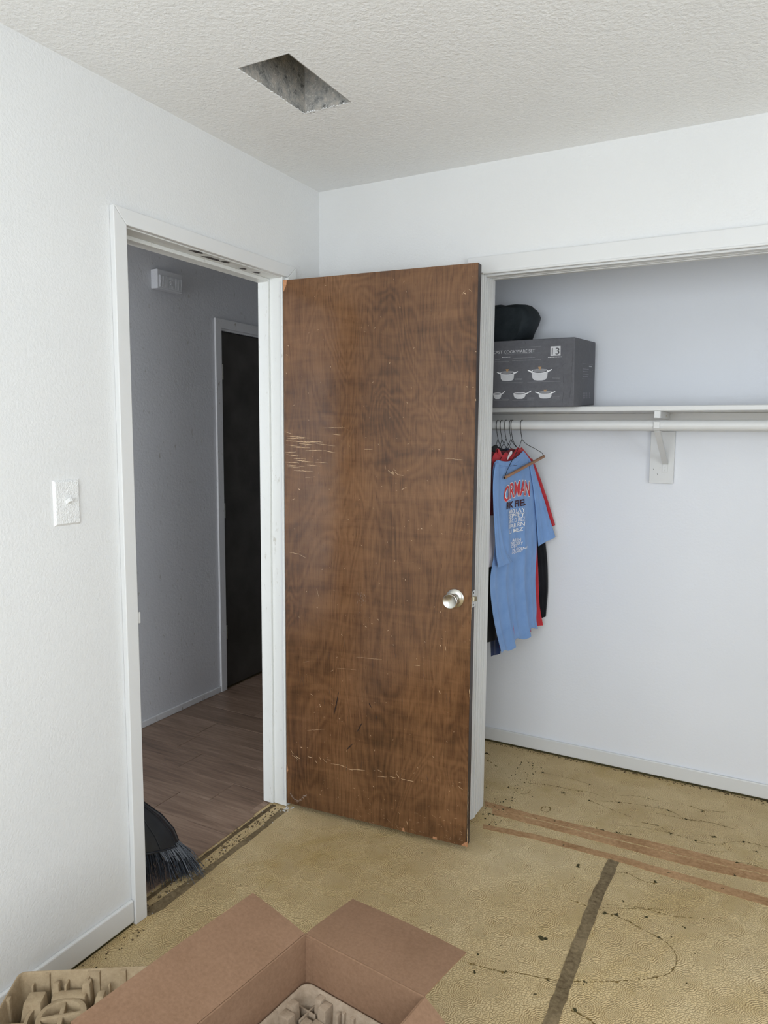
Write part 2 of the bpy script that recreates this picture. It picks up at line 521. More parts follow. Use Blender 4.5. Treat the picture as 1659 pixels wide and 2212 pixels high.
PRINT = [
    ('ORMAN', 'red', 0.102, 1.225, 0.353, 1.237, 0.06),
    ('RK FIEL', 'dark', 0.127, 1.192, 0.315, 1.196, 0.026),
    ('400 LAY', 'white', 0.15, 1.169, 0.299, 1.168, 0.017),
    ('SEPHEY', 'white', 0.147, 1.15, 0.296, 1.148, 0.018),
    ('ARCO REZ', 'white', 0.148, 1.13, 0.306, 1.13, 0.017),
    ('RIAR RN', 'white', 0.149, 1.109, 0.298, 1.109, 0.017),
    ('LI MEZ', 'white', 0.164, 1.088, 0.291, 1.088, 0.015),
    ('ALRN', 'white', 0.202, 1.051, 0.28, 1.044, 0.013),
    ('WELDERY', 'white', 0.185, 1.039, 0.294, 1.028, 0.012),
    ('OSH', 'white', 0.195, 1.025, 0.25, 1.022, 0.011),
    ('N. ODENBU', 'white', 0.209, 1.011, 0.345, 1.006, 0.01),
    ('DOCHERY', 'white', 0.205, 0.998, 0.296, 0.998, 0.01),
]
TRAILS = [
    ( [(0.766, 0.406), (0.884, 0.444), (0.977, 0.449), (1.042, 0.467), (1.106, 0.449)] , 1),
    ( [(0.816, 0.541), (0.92, 0.55), (1.027, 0.533)] , 0.7),
    ( [(0.754, 0.343), (0.78, 0.313), (0.813, 0.322), (0.821, 0.372)] , 0.9),
    ( [(0.93, 0.405), (0.959, 0.395)] , 0.8),
    ( [(1.055, 0.39), (1.166, 0.44), (1.243, 0.457), (1.35, 0.467), (1.422, 0.431), (1.497, 0.446)] , 1),
    ( [(1.058, 0.392), (1.159, 0.361), (1.226, 0.342)] , 1),
    ( [(1.163, 0.499), (1.231, 0.528), (1.304, 0.525)] , 0.7),
    ( [(1.311, 0.421), (1.412, 0.43), (1.503, 0.449), (1.587, 0.443)] , 1),
    ( [(1.417, 0.546), (1.476, 0.537), (1.513, 0.549), (1.562, 0.568)] , 1),
    ( [(1.476, 0.537), (1.487, 0.495)] , 1),
    ( [(1.271, 0.321), (1.331, 0.324), (1.395, 0.292), (1.465, 0.289), (1.54, 0.295), (1.575, 0.328), (1.622, 0.359), (1.706, 0.367)] , 1),
    ( [(1.187, 0.251), (1.27, 0.282), (1.388, 0.296)] , 0.6),
    ( [(1.461, 0.266), (1.509, 0.285)] , 0.7),
    ( [(1.525, 0.24), (1.572, 0.259), (1.582, 0.298)] , 0.9),
    ( [(1.636, 0.308), (1.683, 0.317)] , 1),
    ( [(1.505, 0.346), (1.542, 0.348)] , 1.2),
    ( [(1.588, 0.184), (1.628, 0.213), (1.685, 0.213)] , 1),
    ( [(0.902, 0.243), (0.913, 0.257), (0.933, 0.252), (0.928, 0.217), (0.905, 0.22), (0.902, 0.243)] , 1.6),
    ( [(1.123, 0.193), (1.152, 0.187), (1.205, 0.194), (1.255, 0.212)] , 1),
    ( [(1.247, -0.063), (1.287, -0.049), (1.338, -0.068), (1.375, -0.059)] , 1),
    ( [(1.151, -0.285), (1.199, -0.292)] , 0.9),
    ( [(1.245, -0.277), (1.32, -0.241), (1.377, -0.215), (1.432, -0.215), (1.504, -0.19)] , 1),
    ( [(1.244, -0.257), (1.302, -0.235), (1.418, -0.192)] , 0.6),
    ( [(1.25, -0.3), (1.302, -0.296), (1.377, -0.322), (1.424, -0.335), (1.454, -0.353), (1.48, -0.399), (1.477, -0.458), (1.444, -0.504), (1.384, -0.553), (1.331, -0.585), (1.265, -0.623), (1.187, -0.657), (1.1, -0.677), (1.062, -0.694), (1.001, -0.704), (0.947, -0.709)] , 1.1),
    ( [(1.263, -0.739), (1.292, -0.741), (1.322, -0.751), (1.334, -0.761)] , 1.6),
    ( [(0.557, 0.543), (0.602, 0.515), (0.626, 0.497)] , 1.2),
    ( [(0.526, 0.615), (0.558, 0.588)] , 1.5),
    ( [(1.375, 0.717), (1.393, 0.718)] , 0.6),
    ( [(1.396, 0.65), (1.412, 0.655)] , 0.5),
]
BLOBS = [
    (1.118, -0.506, 0.0121),
    (0.975, -0.664, 0.0036),
    (1.065, -0.693, 0.0058),
    (1.269, -0.733, 0.0072),
    (1.374, -0.054, 0.0058),
    (1.408, 0.026, 0.0058),
    (1.204, 0.201, 0.0058),
    (1.149, 0.188, 0.0058),
    (1.292, -0.289, 0.0063),
    (1.424, -0.335, 0.0054),
    (1.258, -0.300, 0.0081),
    (1.575, 0.017, 0.0036),
    (1.613, 0.205, 0.0067),
    (1.609, 0.117, 0.0054),
    (1.049, 0.017, 0.0045),
    (1.218, -0.234, 0.0032),
    (0.975, 0.164, 0.0045),
    (0.907, 0.149, 0.0045),
    (0.771, 0.153, 0.0042),
    (1.625, 0.361, 0.0067),
    (1.672, 0.314, 0.0050),
    (1.527, 0.348, 0.0072),
    (1.466, 0.282, 0.0058),
    (1.298, -0.212, 0.0036),
    (1.486, -0.251, 0.0036),
    (1.269, -0.621, 0.0045),
    (1.163, -0.730, 0.0036),
    (1.350, 0.467, 0.0058),
    (1.121, -0.086, 0.0103),
    (1.378, -0.254, 0.0054),
    (1.181, -0.664, 0.0036),
    (0.533, 0.607, 0.0103),
    (0.970, -0.503, 0.0020),
    (0.990, -0.733, 0.0045),
    (0.731, 0.091, 0.0067),
    (0.750, 0.094, 0.0036),
    (1.167, 0.438, 0.0050),
    (1.058, 0.392, 0.0045),
    (1.422, 0.431, 0.0054),
    (1.471, 0.526, 0.0058),
    (0.942, 0.403, 0.0067),
    (0.819, 0.543, 0.0058),
    (1.027, 0.533, 0.0054),
    (1.382, 0.292, 0.0050),
    (1.328, 0.326, 0.0045),
    (1.249, 0.209, 0.0045),
]
STRIP_A1 = [(0.683, 0.18), (0.899, 0.176), (1.179, 0.19), (1.436, 0.204), (1.558, 0.203), (1.707, 0.21), (1.758, 0.211), (1.758, 0.181), (1.708, 0.175), (1.56, 0.163), (1.441, 0.159), (1.186, 0.151), (0.908, 0.145), (0.697, 0.142)]
STRIP_A2 = [(0.729, 0.139), (0.91, 0.139), (1.188, 0.142), (1.442, 0.152), (1.561, 0.157), (1.708, 0.168), (1.758, 0.172), (1.758, 0.135), (1.708, 0.128), (1.564, 0.107), (1.447, 0.1), (1.196, 0.101), (0.921, 0.101), (0.745, 0.096)]
STRIP_B = [(0.739, 0.009), (0.94, 0.038), (1.201, 0.043), (1.394, 0.042), (1.709, 0.033), (1.757, 0.031), (1.757, -0.01), (1.71, -0.011), (1.399, -0.0), (1.208, 0.008), (0.95, 0.003), (0.75, -0.021)]
STRIP_C = [(1.209, 0.01), (1.247, 0.002), (1.238, -0.229), (1.239, -0.514), (1.245, -0.8), (1.251, -0.953), (1.217, -0.971), (1.208, -0.82), (1.203, -0.517), (1.202, -0.227)]
SCRATCHES = [
    (0.0015, 1.4732, 0.0384, 1.4649, 0.00069),
    (0.0102, 1.4577, 0.1123, 1.4507, 0.00115),
    (0.0148, 1.4486, 0.0847, 1.4481, 0.00092),
    (0.008, 1.4399, 0.1338, 1.4339, 0.00138),
    (0.0913, 1.4379, 0.1661, 1.4365, 0.00115),
    (0.0648, 1.4296, 0.1337, 1.4248, 0.00115),
    (0.137, 1.4305, 0.2172, 1.4226, 0.00069),
    (0.0078, 1.4243, 0.0714, 1.4188, 0.00092),
    (0.0313, 1.4165, 0.1109, 1.4142, 0.00092),
    (0.0042, 1.3953, 0.0513, 1.3984, 0.00092),
    (0.0911, 1.4037, 0.1629, 1.4071, 0.00115),
    (0.1693, 1.4066, 0.2172, 1.3979, 0.00092),
    (0.0075, 1.3878, 0.0711, 1.3821, 0.00115),
    (0.0411, 1.3729, 0.091, 1.375, 0.00115),
    (0.0477, 1.3672, 0.1237, 1.362, 0.00138),
    (0.0039, 1.3593, 0.0643, 1.3572, 0.00115),
    (0.1303, 1.3616, 0.1853, 1.36, 0.00069),
    (0.0106, 1.349, 0.0875, 1.344, 0.00092),
    (0.0974, 1.3511, 0.155, 1.348, 0.00092),
    (0.0105, 1.342, 0.0709, 1.3401, 0.00069),
    (0.0408, 1.3283, 0.1236, 1.3277, 0.00092),
    (0.0906, 1.3038, 0.1334, 1.3074, 0.00069),
    (0.1566, 1.4882, 0.2581, 1.4909, 0.00046),
    (0.2046, 1.4672, 0.2393, 1.463, 0.00092),
    (0.3357, 1.4121, 0.3691, 1.4126, 0.00069),
    (0.6283, 1.3878, 0.7111, 1.3827, 0.00046),
    (0.4808, 1.2709, 0.5012, 1.2825, 0.00069),
    (0.0298, 1.2155, 0.0447, 1.2208, 0.00069),
    (0.0604, 1.2605, 0.0691, 1.255, 0.00138),
    (0.6948, 1.9313, 0.7026, 1.9432, 0.00046),
    (0.7157, 1.9472, 0.7265, 1.939, 0.00046),
    (0.6973, 1.9386, 0.7054, 1.9316, 0.00115),
    (0.4298, 1.3401, 0.4388, 1.3322, 0.00092),
    (0.4388, 1.3349, 0.4477, 1.327, 0.00115),
    (0.4476, 1.3379, 0.4507, 1.3227, 0.00115),
    (0.4565, 1.3354, 0.4685, 1.3249, 0.00115),
    (0.4505, 1.3461, 0.4583, 1.3382, 0.00069),
    (0.4685, 1.3243, 0.4891, 1.3228, 0.00092),
    (0.4177, 1.3589, 0.4214, 1.3426, 0.00046),
    (0.7143, 1.6287, 0.7197, 1.6271, 0.00115),
    (0.7357, 1.6258, 0.74, 1.6247, 0.00092),
    (0.7438, 1.744, 0.746, 1.7414, 0.00138),
    (0.7472, 1.5875, 0.749, 1.5799, 0.00092),
    (0.0107, 1.7605, 0.0173, 1.7547, 0.00092),
    (0.0176, 1.794, 0.0222, 1.7893, 0.00092),
    (0.0101, 1.6929, 0.0148, 1.6899, 0.00092),
    (0.0201, 1.0136, 0.0623, 1.0106, 0.00069),
    (0.0623, 1.0106, 0.0901, 0.9986, 0.00069),
    (0.0247, 0.2042, 0.0537, 0.1902, 0.00092),
    (0.0176, 0.2258, 0.032, 0.2089, 0.00092),
    (0.0393, 0.2038, 0.0609, 0.1949, 0.00115),
    (0.0969, 0.2117, 0.1161, 0.2109, 0.00161),
    (0.1288, 0.203, 0.1394, 0.1909, 0.00115),
    (0.1465, 0.2213, 0.157, 0.2073, 0.00092),
    (0.164, 0.2164, 0.1815, 0.2024, 0.00069),
    (0.178, 0.2146, 0.1989, 0.2174, 0.00115),
    (0.1989, 0.2027, 0.2539, 0.206, 0.00092),
    (0.2402, 0.2045, 0.2675, 0.2005, 0.00092),
    (0.2709, 0.1967, 0.2946, 0.1964, 0.00115),
    (0.2879, 0.1982, 0.3448, 0.2047, 0.00092),
    (0.3975, 0.2185, 0.4138, 0.2131, 0.00115),
    (0.3977, 0.1923, 0.4334, 0.1966, 0.00092),
    (0.4463, 0.2024, 0.472, 0.2015, 0.00092),
    (0.4718, 0.22, 0.4848, 0.2042, 0.00092),
    (0.4912, 0.2024, 0.5165, 0.2016, 0.00092),
    (0.5165, 0.2016, 0.5417, 0.2025, 0.00138),
    (0.3355, 0.7692, 0.3388, 0.7666, 0.00115),
    (0.3421, 0.7603, 0.3486, 0.7587, 0.00138),
    (0.3679, 0.7753, 0.3724, 0.7735, 0.00115),
    (0.3934, 0.7949, 0.3967, 0.7893, 0.00092),
    (0.5362, 0.6411, 0.5607, 0.6415, 0.00092),
    (0.0775, 0.5898, 0.1057, 0.5949, 0.00069),
    (0.1086, 0.4675, 0.1192, 0.4628, 0.00115),
    (0.1506, 0.4266, 0.1561, 0.4231, 0.00138),
    (0.2332, 0.3899, 0.238, 0.3876, 0.00115),
    (0.0648, 0.2445, 0.072, 0.2433, 0.00161),
    (0.6346, 0.5615, 0.6396, 0.5506, 0.00115),
    (0.6348, 0.7301, 0.6379, 0.7235, 0.00115),
    (0.6556, 0.727, 0.6577, 0.71, 0.00069),
    (0.0938, 0.3178, 0.1712, 0.3355, 0.00046),
    (0.2431, 0.7201, 0.2478, 0.7145, 0.00092),
    (0.2948, 0.1267, 0.3003, 0.1227, 0.00115),
    (0.7461, 0.5845, 0.7492, 0.5447, 0.00092),
    (0.7485, 0.2412, 0.7506, 0.081, 0.00092),
    (0.7506, 0.081, 0.7509, 0.009, 0.00161),
    (0.7436, 0.7609, 0.7454, 0.7555, 0.00092),
    (0.7479, 0.9076, 0.7484, 0.8292, 0.00046),
    (0.6144, 0.3122, 0.6205, 0.3104, 0.00092),
    (0.7123, 0.2216, 0.7303, 0.2106, 0.00069),
    (0.5152, 0.0439, 0.5217, 0.0268, 0.00092),
    (0.1991, 0.5692, 0.2093, 0.5769, 0.00069),
    (0.138, 0.8833, 0.1482, 0.8505, 0.00046),
    (0.4545, 0.7071, 0.4583, 0.704, 0.00092),
    (0.3065, 0.6396, 0.4105, 0.6446, 0.00046),
    (0.2263, 0.5855, 0.3067, 0.5907, 0.00035),
]
DARK = [(0.3109, 0.3503, 0.3327, 0.3902), (0.2674, 0.272, 0.2943, 0.3022), (0.3929, 0.4081, 0.3915, 0.4262), (0.2127, 0.4022, 0.2332, 0.4933), (0.3599, 0.4701, 0.3698, 0.4533)]
CHIPS = [[(0.0018, 2.0305), (0.0176, 2.0309), (0.0148, 2.0135), (0.004, 1.9895), (0.0014, 1.9897)], [(-0.0027, 0.1626), (0.0031, 0.1572), (0.0074, 0.1382), (0.0014, 0.1238), (0.0027, 0.1042), (-0.0032, 0.0963)], [(0.4996, 0.0128), (0.506, 0.0131), (0.5093, -0.0011), (0.4997, -0.0009)], [(0.6203, 0.0097), (0.6363, 0.0087), (0.6347, -0.0046), (0.6192, -0.0041)], [(0.739, 0.0133), (0.7519, 0.0213), (0.7511, 0.0006), (0.7285, 0.0022)]]

# ------------------------------------------------------------------ structure: room shell
H = 2.437
XR, YF = 3.3, -3.7           # right wall, wall behind the camera
DCL = 0.751                  # closet back wall
XH = -1.09                   # far hall wall
YE = 2.7                     # hall end

mb = MB()
mb.box(-0.10, 0, YF - 0.1, -1.02, 0, H).box(-0.10, 0, -1.02, -0.235, 2.085, H).box(-0.10, 0, -0.235, YE, 0, H)
tag(mb.build('wall_left', M['wall']), 'white textured bedroom wall with the doorway to the hall', kind='structure')
mb = MB()
mb.box(0, 0.677, 0, 0.123, 0, H).box(0.677, 2.62, 0, 0.123, 2.078, H).box(2.62, XR, 0, 0.123, 0, H)
tag(mb.build('wall_back', M['wall']), 'white bedroom wall around the open closet', kind='structure')
mb = MB().box(0, XR, DCL, DCL + 0.1, 0, H)
tag(mb.build('wall_closet', M['closet']), 'white back wall inside the closet', kind='structure')
mb = MB().box(XR, XR + 0.1, YF - 0.1, -2.65, 0, H).box(XR, XR + 0.1, -1.25, DCL + 0.1, 0, H).box(XR, XR + 0.1, -2.65, -1.25, 0, 0.82).box(XR, XR + 0.1, -2.65, -1.25, 2.08, H)
tag(mb.build('wall_right', M['wall']), 'white bedroom wall on the right, out of view', kind='structure')
mb = MB()
mb.box(0, 0.5, YF - 0.1, YF, 0, H).box(2.4, XR, YF - 0.1, YF, 0, H).box(0.5, 2.4, YF - 0.1, YF, 0, 0.85).box(0.5, 2.4, YF - 0.1, YF, 2.15, H)
tag(mb.build('wall_front', M['wall']), 'white bedroom wall with the window, behind the viewer', kind='structure')
w = root('window_1', (1.45, YF - 0.05, 0.85), label='white framed bedroom window behind the viewer', kind='structure')
for a in (((0.5, 0.55), (0.85, 2.15)), ((2.35, 2.4), (0.85, 2.15)), ((0.55, 2.35), (0.85, 0.90)), ((0.55, 2.35), (2.10, 2.15)), ((1.43, 1.47), (0.90, 2.10))):
    Off().box(a[0][0], a[0][1], YF - 0.06, YF - 0.005, a[1][0], a[1][1], 0.004).under('window_frame', M['trim'], w)
w = root('window_2', (XR + 0.05, -1.95, 0.82), label='white framed bedroom window in the right wall, out of view', kind='structure')
for a in (((-2.65, -2.60), (0.82, 2.08)), ((-1.30, -1.25), (0.82, 2.08)), ((-2.60, -1.30), (0.82, 0.87)), ((-2.60, -1.30), (2.03, 2.08)), ((-1.97, -1.93), (0.87, 2.03))):
    Off().box(XR + 0.005, XR + 0.06, a[0][0], a[0][1], a[1][0], a[1][1], 0.004).under('window_frame', M['trim'], w)
mb = MB()
mb.box(XH - 0.1, XH - 0.045, 0.664, 1.40, 0, 2.06).box(XH - 0.1, XH, YF - 0.1, 0.664, 0, H).box(XH - 0.1, XH, 1.40, YE, 0, H).box(XH - 0.1, XH, 0.664, 1.40, 2.06, H)  # first box: unseen backing added behind the hall door to block light
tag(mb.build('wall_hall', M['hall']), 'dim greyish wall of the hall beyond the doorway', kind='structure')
tag(MB().box(XH, -0.98, YF - 0.1, YF, 0, H).box(-0.12, -0.10, YF - 0.1, YF, 0, H).box(-0.98, -0.12, YF - 0.1, YF, 2.06, H).build('wall_hall_near', M['hall']), 'near end wall of the hall with an opening added for the hall fill light, out of view', kind='structure')  # doorway-sized opening added to let the hall fill light in
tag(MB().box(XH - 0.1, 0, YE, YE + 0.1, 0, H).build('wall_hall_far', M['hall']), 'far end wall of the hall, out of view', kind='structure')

# ceiling with the open duct hole
hx0, hx1, hy0, hy1 = 0.354, 0.517, -0.924, -0.617
mb = MB()
X0, X1, Y0, Y1 = XH - 0.1, XR + 0.1, YF - 0.1, YE + 0.1
mb.box(X0, hx0, Y0, Y1, H, H + 0.013).box(hx1, X1, Y0, Y1, H, H + 0.013).box(hx0, hx1, Y0, hy0, H, H + 0.013).box(hx0, hx1, hy1, Y1, H, H + 0.013)
ceil = tag(mb.build('ceiling', M['ceil']), 'white rough textured ceiling', kind='structure')
v = root('ceiling_duct', ((hx0 + hx1) / 2, (hy0 + hy1) / 2, H + 0.013), label='open rectangular ceiling duct hole lined with dusty grey metal', cat='duct')
t_ = 0.002
a0, a1, b0, b1 = hx0 + 0.003, hx1 - 0.003, hy0 + 0.003, hy1 - 0.003
for (x0, x1, y0, y1) in ((a0 - t_, a0, b0, b1), (a1, a1 + t_, b0, b1), (a0, a1, b0 - t_, b0), (a0, a1, b1, b1 + t_)):
    Off().box(x0, x1, y0, y1, H + 0.0005, H + 0.24).under('duct_panel', M['vent'], v)
Off().box(a0, a1, b0, b1, H + 0.24, H + 0.242).under('duct_top', M['vent'], v)
# broken plaster lip around the hole
rnd = random.Random(3)
mb = Off()
for (p, q) in (((hx0, hy0), (hx0, hy1)), ((hx0, hy1), (hx1, hy1))):
    n = 34
    for i in range(n):
        if rnd.random() < 0.35:
            continue
        t = (i + rnd.random()) / n
        x, y = p[0] + (q[0] - p[0]) * t, p[1] + (q[1] - p[1]) * t
        s = rnd.uniform(0.002, 0.006)
        mb.obox((x - (0.002 if p[0] == q[0] else 0), y, H + 0.001), ((cos(t * 40), sin(t * 40), 0), (-sin(t * 40), cos(t * 40), 0), (0, 0, 1)), (s, s * 0.5, 0.0018))
mb.under('plaster_crumbs', M['ceil'], v)['kind'] = 'stuff'

# floors
mb = MB().box(-0.03, XR, YF - 0.1, DCL, -0.05, 0).box(-0.10, -0.03, -1.02, -0.235, -0.05, 0)
floor = tag(mb.build('floor', M['floor']), 'tan embossed vinyl floor with old glue marks', kind='structure')
hall_floor = tag(MB().box(XH - 0.1, -0.10, YF - 0.1, YE, -0.05, 0.0).build('floor_hall', M['tack_dark']), 'brown plank floor of the hall', kind='structure')
rnd = random.Random(11)
yrow = -0.3675 - 0.1575 * 5
joints = {-1: -0.45, 2: -0.775, 3: -0.80, 0: -0.30, 1: -0.62, 4: -0.42, 5: -0.7}
for r in range(-5, 11):
    y0 = -0.3675 + 0.1575 * (r)
    jx = joints.get(r, -0.25 - 0.65 * rnd.random())
    edge = -0.066 if -1.0 < y0 < -0.3 else (-0.072 if y0 < -0.21 and y0 > -1 else -0.101)
    if y0 < -1.0 or y0 + 0.1575 > -0.235:
        edge = -0.101
    if r == 0:
        edge = -0.101
    for (x0, x1) in ((XH + 0.002, jx - 0.0012), (jx + 0.0012, edge)):
        e2 = x1
        b = MB().box(x0, e2, y0 + 0.0012, y0 + 0.1575 - 0.0012, 0.0003, 0.0045, 0.0007)
        o = b.build('plank', M['plank'], hall_floor)
        if r == 0 and x1 == edge:     # this row runs on into the doorway below the casing
            pass
for (y0, y1) in ((-0.3663, -0.258), (-0.9963, -0.984)):
    if y1 - y0 > 0.05:
        MB().box(-0.1006, -0.074, y0, y1, 0.0003, 0.0045, 0.0006).build('plank', M['plank'], hall_floor)

# ------------------------------------------------------------------ doorway trim
tr = root('trim_1', (0, -0.63, 0), label='white painted casing and jambs of the bedroom doorway', kind='structure')
C0, C1 = -1.046, -1.0008     # left casing
ZT, ZI = 2.110, 2.065
E0, E1 = -0.236, -0.183      # right casing
CT = 0.018
mb = Off().hexa([(0, C0, 0), (CT, C0, 0), (CT, C1, 0), (0, C1, 0), (0, C0, ZT), (CT, C0, ZT), (CT, C1, ZI), (0, C1, ZI)], 0.0025)
mb.under('casing', M['trim'], tr)
mb = Off().hexa([(0, E0, 0.012), (CT, E0, 0.012), (CT, E1, 0.012), (0, E1, 0.012), (0, E0, ZI), (CT, E0, ZI), (CT, E1, ZT), (0, E1, ZT)], 0.0025)
mb.under('casing', M['trim_dirty'], tr)
mb = Off().hexa([(0, C1 + .0004, ZI), (CT, C1 + .0004, ZI), (CT, E0 - .0004, ZI), (0, E0 - .0004, ZI), (0, C0 + .0004, ZT), (CT, C0 + .0004, ZT), (CT, E1 - .0004, ZT), (0, E1 - .0004, ZT)], 0.0025)
mb.under('casing', M['trim'], tr)
jl = Off().box(-0.102, 0.0, -1.02, -0.9985, 0, 2.085, 0.001).under('jamb', M['trim'], tr)
Off().box(-0.102, 0.004, -0.255, -0.235, 0.006, 2.085, 0.0015).under('jamb', M['trim_dirty'], tr)
Off().box(-0.102, 0.0, -0.9985, -0.255, 2.062, 2.085, 0.001).under('jamb', M['trim_dirty'], tr)
Off().box(-0.101, -0.054, -0.266, -0.255, 0.008, 2.062, 0.0015).under('door_stop', M['trim_dirty'], tr)
Off().box(-0.101, -0.054, -0.9985, -0.266, 2.050, 2.062, 0.0015).under('door_stop', M['trim_dirty'], tr)
Off().box(-0.101, -0.054, -0.9985, -0.9875, 0.0, 2.050, 0.0015).under('door_stop', M['trim'], tr)
# a thin bead of old paint beside the hinge side
Off().box(-0.008, -0.0045, -0.2575, -0.255, 0.03, 2.05, 0.0008).under('paint_bead', M['trim_hall'], tr)
# strike plate lip on the latch jamb
mb = Off().box(-0.030, 0.004, -0.9985, -0.9970, 0.912, 0.972, 0.0006).box(0.001, 0.013, -1.0005, -0.988, 0.925, 0.960, 0.002)
mb.under('strike_plate', M['trim'], tr)
# chips in the head jamb showing bare wood
mb = Off()
for (y, l, x) in ((-0.60, 0.045, -0.030), (-0.54, 0.02, -0.022), (-0.435, 0.016, -0.034), (-0.365, 0.018, -0.030), (-0.69, 0.03, -0.012)):
    mb.poly([(x - 0.008, y - l, 2.0617), (x + 0.010, y - l * 0.6, 2.0617), (x + 0.012, y + l * 0.5, 2.0617), (x - 0.002, y + l, 2.0617), (x - 0.010, y + l * 0.2, 2.0617)])
mb.under('bare_patch', M['door_edge'], tr)

# baseboards
def baseboard(name, x0, x1, y0, y1, z0, z1, label, mat='trim'):
    tag(MB().box(x0, x1, y0, y1, z0, z1, 0.004).build(name, M[mat]), label, kind='structure')
baseboard('baseboard_left', 0.0, 0.013, YF, C0 - 0.001, 0.010, 0.080, 'white baseboard along the bedroom wall with the light switch')
baseboard('baseboard_back', 0.02, 0.655, -0.013, 0.0, 0.010, 0.080, 'white baseboard behind the open door')
baseboard('baseboard_closet', 0.0, XR, DCL - 0.012, DCL, 0.009, 0.070, 'thin white baseboard inside the closet')
baseboard('baseboard_hall', XH, XH + 0.010, YF, 0.615, 0.0045, 0.040, 'scuffed low white baseboard in the hall', 'trim_hall')

# ------------------------------------------------------------------ closet opening trim
tr2 = root('trim_2', (1.6, 0, 2.06), label='white painted casing, jamb and track head of the closet opening', kind='structure')
JX = 0.697
Off().box(0.640, JX - 0.004, -0.016, 0, 0.012, 2.058, 0.003).under('casing', M['trim'], tr2)
Off().box(0.640, 2.70, -0.016, 0, 2.0585, 2.1155, 0.003).under('casing', M['trim'], tr2)
Off().box(0.677, JX, 0.0, 0.124, 0.012, 2.058, 0.002).under('jamb', M['trim'], tr2)
Off().box(0.677, 2.62, 0.0, 0.124, 2.058, 2.078, 0.002).under('jamb', M['trim'], tr2)
for (y0, y1, t) in ((0.006, 0.022, 0.008), (0.034, 0.046, 0.005), (0.062, 0.066, 0.004), (0.086, 0.090, 0.004)):
    Off().box(JX, JX + t * 0.6, y0, y1, 0.016, 2.052, 0.0012).under('stop_strip', M['trim'], tr2)
    Off().box(JX, 2.60, y0, y1, 2.058 - t, 2.058, 0.0012).under('track_strip', M['trim'], tr2)
Off().box(2.60, 2.62, 0.0, 0.124, 0.012, 2.058, 0.002).under('jamb', M['trim'], tr2)
Off().tube([(0.70, -0.014, 2.0585), (2.6, -0.014, 2.0585)], 0.0045, 10).under('bead', M['trim'], tr2)

# ------------------------------------------------------------------ hall door and its casing
tr3 = root('trim_3', (XH, 1.03, 0), label='white casing around the dark hall door', kind='structure')
a, b_ = 0.616, 0.664
xf = XH + 0.012
mb = Off().hexa([(XH, a, 0.005), (xf, a, 0.005), (xf, b_, 0.005), (XH, b_, 0.005), (XH, a, 2.111), (xf, a, 2.111), (xf, b_, 2.060), (XH, b_, 2.060)], 0.002)
mb.under('casing', M['trim_hall'], tr3)
mb = Off().hexa([(XH, b_ + .0004, 2.060), (xf, b_ + .0004, 2.060), (xf, 1.40, 2.060), (XH, 1.40, 2.060), (XH, a + .0004, 2.111), (xf, a + .0004, 2.111), (xf, 1.448, 2.111), (XH, 1.448, 2.111)], 0.002)
mb.under('casing', M['trim_hall'], tr3)
Off().box(XH, xf, 1.40, 1.448, 0.005, 2.060, 0.002).under('casing', M['trim_hall'], tr3)
Off().box(XH - 0.1, XH + 0.003, 0.664, 0.672, 0.005, 2.058, 0.001).under('jamb', M['door_hall'], tr3)
Off().box(XH - 0.1, XH + 0.004, 0.664, 1.40, 2.048, 2.060, 0.001).under('jamb', M['trim_hall'], tr3)
d2 = root('door_2', (XH - 0.03, 0.676, 0.012), label='nearly black flush door in the far hall wall', kind='structure')
Off().box(XH - 0.036, XH - 0.002, 0.676, 1.396, 0.014, 2.042, 0.001).under('door_slab', M['door_hall'], d2)
for z in (1.823, 0.344, 1.05):
    mb = Off().tube([(XH + 0.004, 0.674, z - 0.042), (XH + 0.004, 0.674, z + 0.042)], 0.0055, 10).box(XH - 0.0015, XH + 0.0005, 0.676, 0.686, z - 0.04, z + 0.04)
    mb.under('hinge', M['chrome'], d2)

# door chime
ch = root('door_chime', (XH, 0.25, 2.185), label='old painted door chime box high on the hall wall', cat='door chime')
Off().box(XH, XH + 0.045, 0.165, 0.335, 2.186, 2.279, 0.004).under('housing', M['hall'], ch)
Off().box(XH + 0.045, XH + 0.050, 0.175, 0.327, 2.194, 2.252, 0.002).under('cover', M['hall'], ch)
mb = Off()
for i in range(15):
    y = 0.181 + i * 0.0100
    if 6 <= i <= 9:
        mb.box(XH + 0.050, XH + 0.052, y - 0.002, y + 0.002, 2.197, 2.210).box(XH + 0.050, XH + 0.052, y - 0.002, y + 0.002, 2.238, 2.250)
    else:
        mb.box(XH + 0.050, XH + 0.052, y - 0.002, y + 0.002, 2.197, 2.250)
mb.under('grille', M['hall'], ch)
Off().lathe([(0.0, 0.004), (0.010, 0.003), (0.011, 0.0)], (XH + 0.050, 0.252, 2.224), (1, 0, 0), 20).under('button', M['hall'], ch)

# light switch
sw = root('light_switch', (0, -1.219, 1.304), label='painted-over white toggle light switch left of the doorway', cat='light switch')
mb = Off()
y0, y1, z0, z1 = -1.261, -1.178, 1.243, 1.365
b = 0.006
mb.hexa([(0, y0, z0), (0, y1, z0), (0, y1, z1), (0, y0, z1), (0.0065, y0 + b, z0 + b), (0.0065, y1 - b, z0 + b), (0.0065, y1 - b, z1 - b), (0.0065, y0 + b, z1 - b)], 0.001)
mb.under('plate', M['switch'], sw)
mb = Off().obox((0.011, -1.2195, 1.309), ((0.86, 0, 0.5), (0, 1, 0), (-0.5, 0, 0.86)), (0.0095, 0.005, 0.0055), 0.0015)
mb.under('toggle', M['switch'], sw)
for z in (1.276, 1.334):
    Off().lathe([(0, 0.0018), (0.0032, 0.0012), (0.0038, 0)], (0.0064, -1.2195, z), (1, 0, 0), 14).under('screw', M['switch'], sw)

